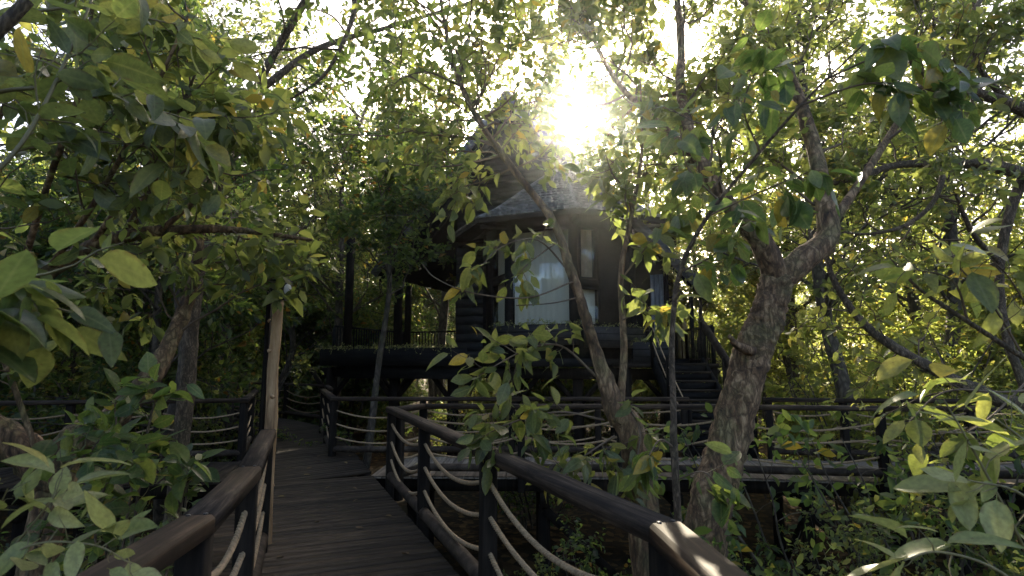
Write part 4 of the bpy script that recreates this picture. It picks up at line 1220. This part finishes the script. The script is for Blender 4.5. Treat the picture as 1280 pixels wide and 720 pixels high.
b5 = limb_r(t10, px((1262, 130, 6.2), (1225, 85, 6.1), (1210, 30, 6.0)), [.04, .025, .012], 10, .04)
for p, c in ((b1, 6), (b2, 5), (b3, 4), (b4, 3), (b5, 3)):
    t10.sprout(p, 2, c, 1.0, .012, .2, 1.0, .25, .3, 4, (4, 4))
lv = t10.leaves(7, .115, flat=.7)
hero_plant('mangrove_tree', 'grey-barked tree with long level boughs over the cross boardwalk', 'tree', t10, (6.6, 7.0, GROUND_Z), lv, 'olive', 'bark2', 200, twigmat='twig')

# --- leaning bough tree low right
t11 = Plant()
p = limb_r(t11, [A3(6.3, 5.6, -2.1)] + px((1330, 560, 5.6), (1240, 497, 5.7), (1190, 474, 5.8), (1120, 435, 5.9), (1075, 400, 6.0), (1040, 345, 6.1), (1030, 290, 6.3)), [.09, .08, .065, .055, .045, .04, .03, .012], 12, .04)
t11.sprout(p, 1, 16, .8, .01, .3, 1, .15, .25, 4, (4,))
lv = t11.leaves(6, .115)
hero_plant('mangrove_tree', 'crooked thin tree leaning low over the cross boardwalk railing', 'tree', t11, (6.3, 5.6, GROUND_Z), lv, 'gold', 'bark2', 200, twigmat='twig')

# --- dark tree behind the low mossy one, with the twisting top branch
t12 = Plant()
tp = limb_r(t12, [A3(-3.9, 6.7, -2.1)] + px((232, 500, 6.7), (240, 400, 6.75), (262, 260, 6.7), (320, 110, 6.5), (405, -40, 6.3), (440, -110, 6.3)), [.10, .09, .08, .07, .05, .04, .025], 12, .05)
b1 = limb_r(t12, px((430, -90, 6.3), (442, -10, 6.1), (438, 30, 6.0), (408, 90, 5.9), (362, 124, 5.9), (300, 146, 6.0)), [.035, .03, .027, .02, .014, .006], 10, .05)
b4 = limb_r(t12, px((315, 120, 6.5), (400, 60, 7.0), (500, 30, 7.5), (620, -10, 8.0), (700, -60, 8.4)), [.05, .04, .03, .02, .01], 10, .04)
t12.sprout(b4, 2, 13, 1.3, .014, .25, 1, .1, .25, 4, (4, 4))
b2 = limb_r(t12, px((425, 62, 5.95), (370, 60, 5.9), (325, 68, 5.9), (290, 80, 5.9)), [.012, .01, .008, .004], 8, .05)
b3 = limb_r(t12, px((434, 45, 6.0), (415, 20, 6.0), (380, 10, 6.0), (340, 15, 6.0)), [.012, .01, .008, .004], 8, .05)
t12.sprout(tp, 2, 13, 1.2, .014, .4, 1, .1, .25, 4, (5, 4))
t12.sprout(b1, 0, 7, .4, .005, .2); t12.sprout(b2, 0, 6, .35, .004, .3); t12.sprout(b3, 0, 5, .35, .004, .3)
lv = t12.leaves(6, .115)
hero_plant('mangrove_tree', 'dark upright tree with a twisting bare bough overhead behind the mossy tree', 'tree', t12, (-3.9, 6.7, GROUND_Z), lv, 'deep', 'bark2', 200, twigmat='twig')

# ------------------------------------------------------------------ prototypes for the forest around
def proto(h, r, nl, c0, lsize, per, mat, lean=.5, lenf=.30, kids=(5, 5), multi=1, up=.15, bark='barkfar', tpl=T2, level=2):
    pl = Plant()
    for k in range(multi):
        a = RNG.random() * 6.28
        off = np.array([math.cos(a), math.sin(a)]) * (.18 if multi > 1 else 0)
        ctrl = [np.r_[off, -.3]]
        for j in range(1, 6):
            f = j / 5
            ctrl.append(np.r_[off + (np.array([math.cos(a), math.sin(a)]) * lean * f * (1 if multi == 1 else 1.3)) + RNG.normal(0, .10 * h / 8, 2), h * .92 * f])
        p, _ = pl.limb(ctrl, r, r * .25, 8, .03, 4)
        pl.sprout(p, level, max(3, nl // multi), h * lenf, r * .22, c0, 1.1, up, .25, 4, kids)
    lv = pl.leaves(per, lsize, flat=.55, jitter=.05)
    tr = Geo()
    for g in pl.limbs + [pl.twig]:
        off = tr.n
        for v in g.v: tr.v.append(v)
        for q in g.q: tr.q.append(q + off)
        for t in g.t: tr.t.append(t + off)
        tr.n += g.n
    return tr.mesh('trunk', smooth=True, mat=M[bark]), leaf_cloud(*lv, tpl).mesh('crown', mat=LM[mat])


PR = {
 'tall_deep': proto(11, .17, 20, .30, .17, 24, 'deep'),
 'tall_olive': proto(12, .18, 20, .32, .155, 15, 'olive', lean=1.0),
 'umbrella_deep': proto(9.2, .11, 15, .55, .155, 22, 'deep', lean=1.0, lenf=.26, up=.3),
 'mid_deep': proto(8, .13, 18, .22, .15, 24, 'deep', lean=.8),
 'mid_olive': proto(8.5, .12, 18, .25, .15, 22, 'olive', lean=1.2, multi=2),
 'low_gold': proto(5.0, .07, 18, .15, .13, 22, 'gold', multi=3, lean=.9),
 'slim_gold': proto(8, .08, 14, .35, .15, 20, 'gold', lean=.6),
 'thicket_deep': proto(5.5, .06, 26, .06, .15, 22, 'deep', multi=4, lean=1.6, lenf=.30),
 'thicket_olive': proto(5.5, .06, 26, .06, .15, 20, 'olive', multi=4, lean=1.6, lenf=.30),
 'thicket_gold': proto(5.2, .05, 24, .06, .14, 18, 'gold', multi=4, lean=1.6, lenf=.30),
 'mid_gold': proto(9.5, .11, 18, .28, .14, 16, 'gold', lean=1.2, multi=2),
 'shrub_deep': proto(2.9, .030, 20, .25, .125, 10, 'deep', multi=5, lean=.7, lenf=.28, kids=(4,), tpl=T6, level=1),
 'shrub_olive': proto(2.9, .026, 20, .25, .12, 10, 'olive', multi=5, lean=.8, lenf=.28, kids=(4,), tpl=T6, level=1),
 'shrub_green': proto(2.9, .024, 13, .3, .17, 8, 'green', multi=4, lean=1.1, lenf=.30, kids=(3,), tpl=T6, level=1),
 'shrub_gold': proto(3.1, .026, 20, .25, .12, 10, 'gold', multi=5, lean=.8, lenf=.28, kids=(4,), tpl=T6, level=1),
}


def plant_copy(kind, x, y, s, label, group, name='tree', rz=None, sz=None, cat=None):
    root = thing(name, label, cat or name, (x, y, GROUND_Z - .05), RNG.random() * 6.28 if rz is None else rz, group)
    root.scale = (s, s, s if sz is None else sz)
    tm, cm = PR[kind]
    link('trunk' if name == 'tree' else 'stem', tm, root)
    o = link('crown' if name == 'tree' else 'foliage', cm, root); o['kind'] = 'stuff'
    return root


def blocked(x, y, rad=1.2):
    # keep the walks, the house and the camera's own deck free of trunks
    if y < 10.9 and y > 7.3 and -13 < x < 11: return True
    c = HC; dx, dy = x - c[0], y - c[1]
    cs, sn = math.cos(-HRZ), math.sin(-HRZ)
    t, v = cs * dx - sn * dy, sn * dx + cs * dy
    if -8.2 < t < 4.9 and -3.6 < v < 7: return True
    if 2.0 < x < 5.6 and 9 < y < 16: return True
    s_ = (np.array([x, y]) - np.array([-.3, 1.9])) @ U0; off = abs((np.array([x, y]) - np.array([-.3, 1.9])) @ np.array([.925, .38]))
    if -4 < s_ < 18 and off < 1.25 + rad * .3: return True
    if 14 < s_ < 20 and -11 < x < -3: return True
    return False


LOOK = {'tall_deep': 'tall dark-leaved', 'tall_olive': 'tall airy olive-leaved', 'mid_deep': 'bushy dark-leaved', 'mid_olive': 'twin-stemmed olive-leaved', 'umbrella_deep': 'high-crowned dark',
        'low_gold': 'low spreading yellow-green', 'slim_gold': 'slim yellow-green', 'thicket_deep': 'dark many-stemmed', 'thicket_olive': 'olive many-stemmed', 'thicket_gold': 'yellow-green many-stemmed', 'mid_gold': 'twin-stemmed yellow-green',
        'shrub_deep': 'dark green', 'shrub_olive': 'olive green', 'shrub_gold': 'yellow-green', 'shrub_green': 'large-leaved green'}
placed = []
def scatter(n_, xr, yr, kinds, sr, label, group, gap=2.0, name='tree', cond=None, free=False):
    k = 0; tries = 0
    while k < n_ and tries < n_ * 40:
        tries += 1
        x = RNG.uniform(*xr); y = RNG.uniform(*yr)
        if not free and blocked(x, y): continue
        if cond and not cond(x, y): continue
        if any((x - a) ** 2 + (y - b_) ** 2 < gap * gap for a, b_ in placed): continue
        placed.append((x, y))
        kd = kinds[int(RNG.integers(len(kinds)))]; sc_ = RNG.uniform(*sr)
        size = 'small' if sc_ < sr[0] + (sr[1] - sr[0]) / 3 else ('medium' if sc_ < sr[0] + (sr[1] - sr[0]) * 2 / 3 else 'large')
        plant_copy(kd, x, y, sc_, size + ' ' + LOOK[kd] + ' ' + label, group, name)
        k += 1


# named mid-distance trees
plant_copy('mid_deep', -6.6, 11.6, 1.0, 'dense dark green tree behind the bare pole', None, rz=.6)
plant_copy('umbrella_deep', -6.4, 10.9, 1.0, 'high-crowned dark tree behind the corner of the shaded branching walk railing', None, rz=.3)
plant_copy('umbrella_deep', -3.4, 12.9, 1.0, 'dense tree rising before the verandah posts', None, rz=2.1)
plant_copy('tall_deep', -8.4, 12.6, .86, 'tall dark tree behind the shaded branching walk railing', None, rz=1.0)
plant_copy('tall_olive', 6.6, 11.6, 1.0, 'tall pale-leaved tree just behind the cross boardwalk railing', None, rz=.4)
plant_copy('tall_olive', 9.6, 12.6, 1.05, 'tall airy tree behind the end of the cross boardwalk', None, rz=3.4)
plant_copy('tall_olive', -2.4, 21.5, 1.3, 'tall tree rising behind the verandah slope of the treehouse roof', None, rz=5.0)
plant_copy('tall_olive', -6.4, 20.0, 1.15, 'tall airy tree behind the verandah', None, rz=2.4)
plant_copy('tall_olive', 8.2, 17.5, 1.15, 'tall pale tree rising behind the stair landing', None, rz=1.9)
plant_copy('tall_olive', 3.0, 25.0, .8, 'tree directly behind the treehouse ridge, half filtering the sun', None, rz=2.9)
plant_copy('tall_olive', .2, 24.4, 1.25, 'tall tree directly behind the treehouse gable', None, rz=4.0)
plant_copy('tall_olive', 5.9, 23.0, 1.28, 'tall tree behind the treehouse under the low sun', None, rz=.9)
plant_copy('tall_olive', 11.6, 15.6, 1.2, 'tall airy tree standing well back from the end of the cross boardwalk', None, rz=5.2)
plant_copy('tall_olive', -8.0, 16.6, 1.2, 'tall airy tree behind the far curve of the boardwalk', None, rz=.2)
plant_copy('tall_olive', -12.0, 15.0, 1.15, 'tall airy tree deep behind the shaded branching walk', None, rz=3.0)
plant_copy('slim_gold', 5.4, 16.6, 1.15, 'slim yellow-green tree behind the stair landing', None, rz=1.4)
for p in ((-6.6, 11.6), (-3.2, 12.2), (-8.4, 12.6), (6.6, 11.6), (9.6, 12.6), (5.4, 16.6)): placed.append(p)
vis = lambda m_: (lambda x, y: abs(x) < y * .95 + m_)
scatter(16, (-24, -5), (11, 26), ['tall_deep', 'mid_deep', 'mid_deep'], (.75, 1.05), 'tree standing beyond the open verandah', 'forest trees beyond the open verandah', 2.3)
scatter(26, (-32, -3), (24, 46), ['tall_deep', 'tall_olive', 'tall_deep'], (1.05, 1.45), 'tree far behind the shaded branching walk', 'distant trees behind the shaded branching walk', 3.0)
scatter(16, (-6, 12), (24, 50), ['mid_olive', 'mid_deep', 'tall_olive'], (.7, .95), 'tree standing behind the treehouse', 'trees behind the treehouse', 3.0)
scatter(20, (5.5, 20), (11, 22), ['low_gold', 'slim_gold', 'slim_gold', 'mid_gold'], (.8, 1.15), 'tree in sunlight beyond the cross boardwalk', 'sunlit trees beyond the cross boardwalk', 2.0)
scatter(44, (-16, 14), (21.5, 42), ['thicket_olive', 'thicket_deep', 'thicket_gold'], (.8, 1.15), 'thicket behind the treehouse', 'thickets behind the treehouse', 1.9, 'thicket')
scatter(34, (-28, -5), (12.5, 32), ['thicket_deep'], (.8, 1.15), 'thicket in the shade behind the shaded branching walk', 'thickets behind the shaded branching walk', 1.8, 'thicket')
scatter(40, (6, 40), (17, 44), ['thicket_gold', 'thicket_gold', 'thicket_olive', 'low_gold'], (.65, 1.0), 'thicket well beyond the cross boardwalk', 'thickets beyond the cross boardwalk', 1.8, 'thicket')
scatter(44, (-70, 70), (50, 85), ['tall_olive', 'thicket_olive', 'tall_deep'], (1.0, 1.4), 'forest tree closing the horizon', 'far forest trees', 3.5, 'tree', lambda x, y: abs(x) < y * .95)
scatter(14, (4.6, 15), (10.9, 16), ['shrub_gold', 'shrub_olive', 'shrub_gold'], (.8, 1.25), 'understory shrub just beyond the cross boardwalk', 'shrubs beyond the cross boardwalk', 1.0, 'shrub')
scatter(8, (2.4, 7.8), (4.6, 7.2), ['shrub_green', 'shrub_olive', 'shrub_green'], (.5, .76), 'shrub growing before the cross boardwalk, away from the treehouse', 'shrubs before the cross boardwalk', .75, 'shrub', vis(.5))
scatter(16, (-12, -4.6), (10.9, 16), ['shrub_deep', 'shrub_olive'], (.8, 1.3), 'understory shrub behind the shaded branching walk railing', 'shrubs behind the shaded branching walk', 1.0, 'shrub')
scatter(8, (-8, -2.9), (4.8, 7.2), ['shrub_deep'], (.36, .56), 'shrub between the mossy tree and the shaded branching walk', 'shrubs before the shaded branching walk', .8, 'shrub', vis(.5))
scatter(7, (-.7, 2.6), (4.6, 7.6), ['shrub_olive', 'shrub_deep'], (.36, .55), 'shrub in the wet gap below the rope railing', 'shrubs below the rope railing', .7, 'shrub')
scatter(22, (-6, 7), (10.9, 21), ['shrub_deep', 'shrub_olive'], (.5, .8), 'shrub growing under the treehouse stilts', 'shrubs under the treehouse', .8, 'shrub', free=True, cond=lambda x, y: not (2.9 < x < 4.6 and y < 15) and np.hypot(x + 5.5, y - 15) > 2.5)

scatter(4, (-14, -5.5), (0, 6), ['mid_deep'], (.8, 1.0), 'tree added mostly out of view beside the bent railing for shade', 'shade trees added beside the bent railing', 2.5)  # added mostly out of view to shade the forest on this side
scatter(7, (3.6, 7.6), (5.4, 7.2), ['shrub_gold', 'shrub_green'], (.8, 1.05), 'tall shrub with thin stems leaning over the cross boardwalk rail', 'tall shrubs at the cross boardwalk rail', .7, 'shrub')
scatter(12, (4.8, 12), (10.9, 13.5), ['shrub_gold'], (1.0, 1.5), 'tall shrub pressed against the far side of the cross boardwalk', 'tall shrubs beyond the cross boardwalk rail', .7, 'shrub')

# planter greenery
def planter_plant(t, v, z, label, n_=9):
    w = HW(t, v, z); pl = Plant()
    for i in range(n_):
        a = RNG.random() * 6.28; d = np.array([math.cos(a), math.sin(a) * .7 - .35, .2 + RNG.random() * .5])
        p = smooth_path([w, w + d * .10, w + d * .2 + np.array([0, 0, -.08 * RNG.random()]), w + d * .28 + np.array([0, 0, -.28 * RNG.random()])], 3)
        pl.twig.add(*tube(p, .003, 3)[:2]); pl.twigs.append(p)
    lv = pl.leaves(7, .055, droop=.2)
    hero_plant('trailing_plant', label, 'plant', pl, w, lv, 'pale', 'twig', 0, twigmat='greentwig', group='planter greenery')
for i in range(5): planter_plant(-1.0 + i * .48, -2.42, 2.56, 'trailing pale-leaved plant in the planter below the curtained window')
for i in range(3): planter_plant(1.25 + i * .45, -2.2 + i * .45, 2.5, 'trailing plant in the planter below the narrow bay window')
for i in range(2): planter_plant(2.5 + i * .4, -2.1, 2.1, 'trailing plant in the low planter beside the stairs')
for i in range(9): planter_plant(-6.4 + i * .5, -2.55, 2.0, 'grassy plant spilling over the verandah edge beam', 12)

# ------------------------------------------------------------------ haze, added for the glow around the sun
m = bpy.data.materials.new('sun_glow_haze'); m.use_nodes = True
n = m.node_tree; n.nodes.remove(n.nodes['Principled BSDF'])
pv = n.nodes.new('ShaderNodeVolumePrincipled')
pv.inputs['Color'].default_value = (0.93, 0.97, 1.0, 1)
pv.inputs['Density'].default_value = HAZE_DENSITY
pv.inputs['Anisotropy'].default_value = HAZE_G
n.links.new(pv.outputs[0], n.nodes['Material Output'].inputs['Volume'])
g = Geo(); g.box((0, 35, 6.5), (174, 164, 22)); o = part('haze', g, m, None)
tag(o, 'thin haze added between the trees for the glow around the sun', 'haze', kind='stuff')
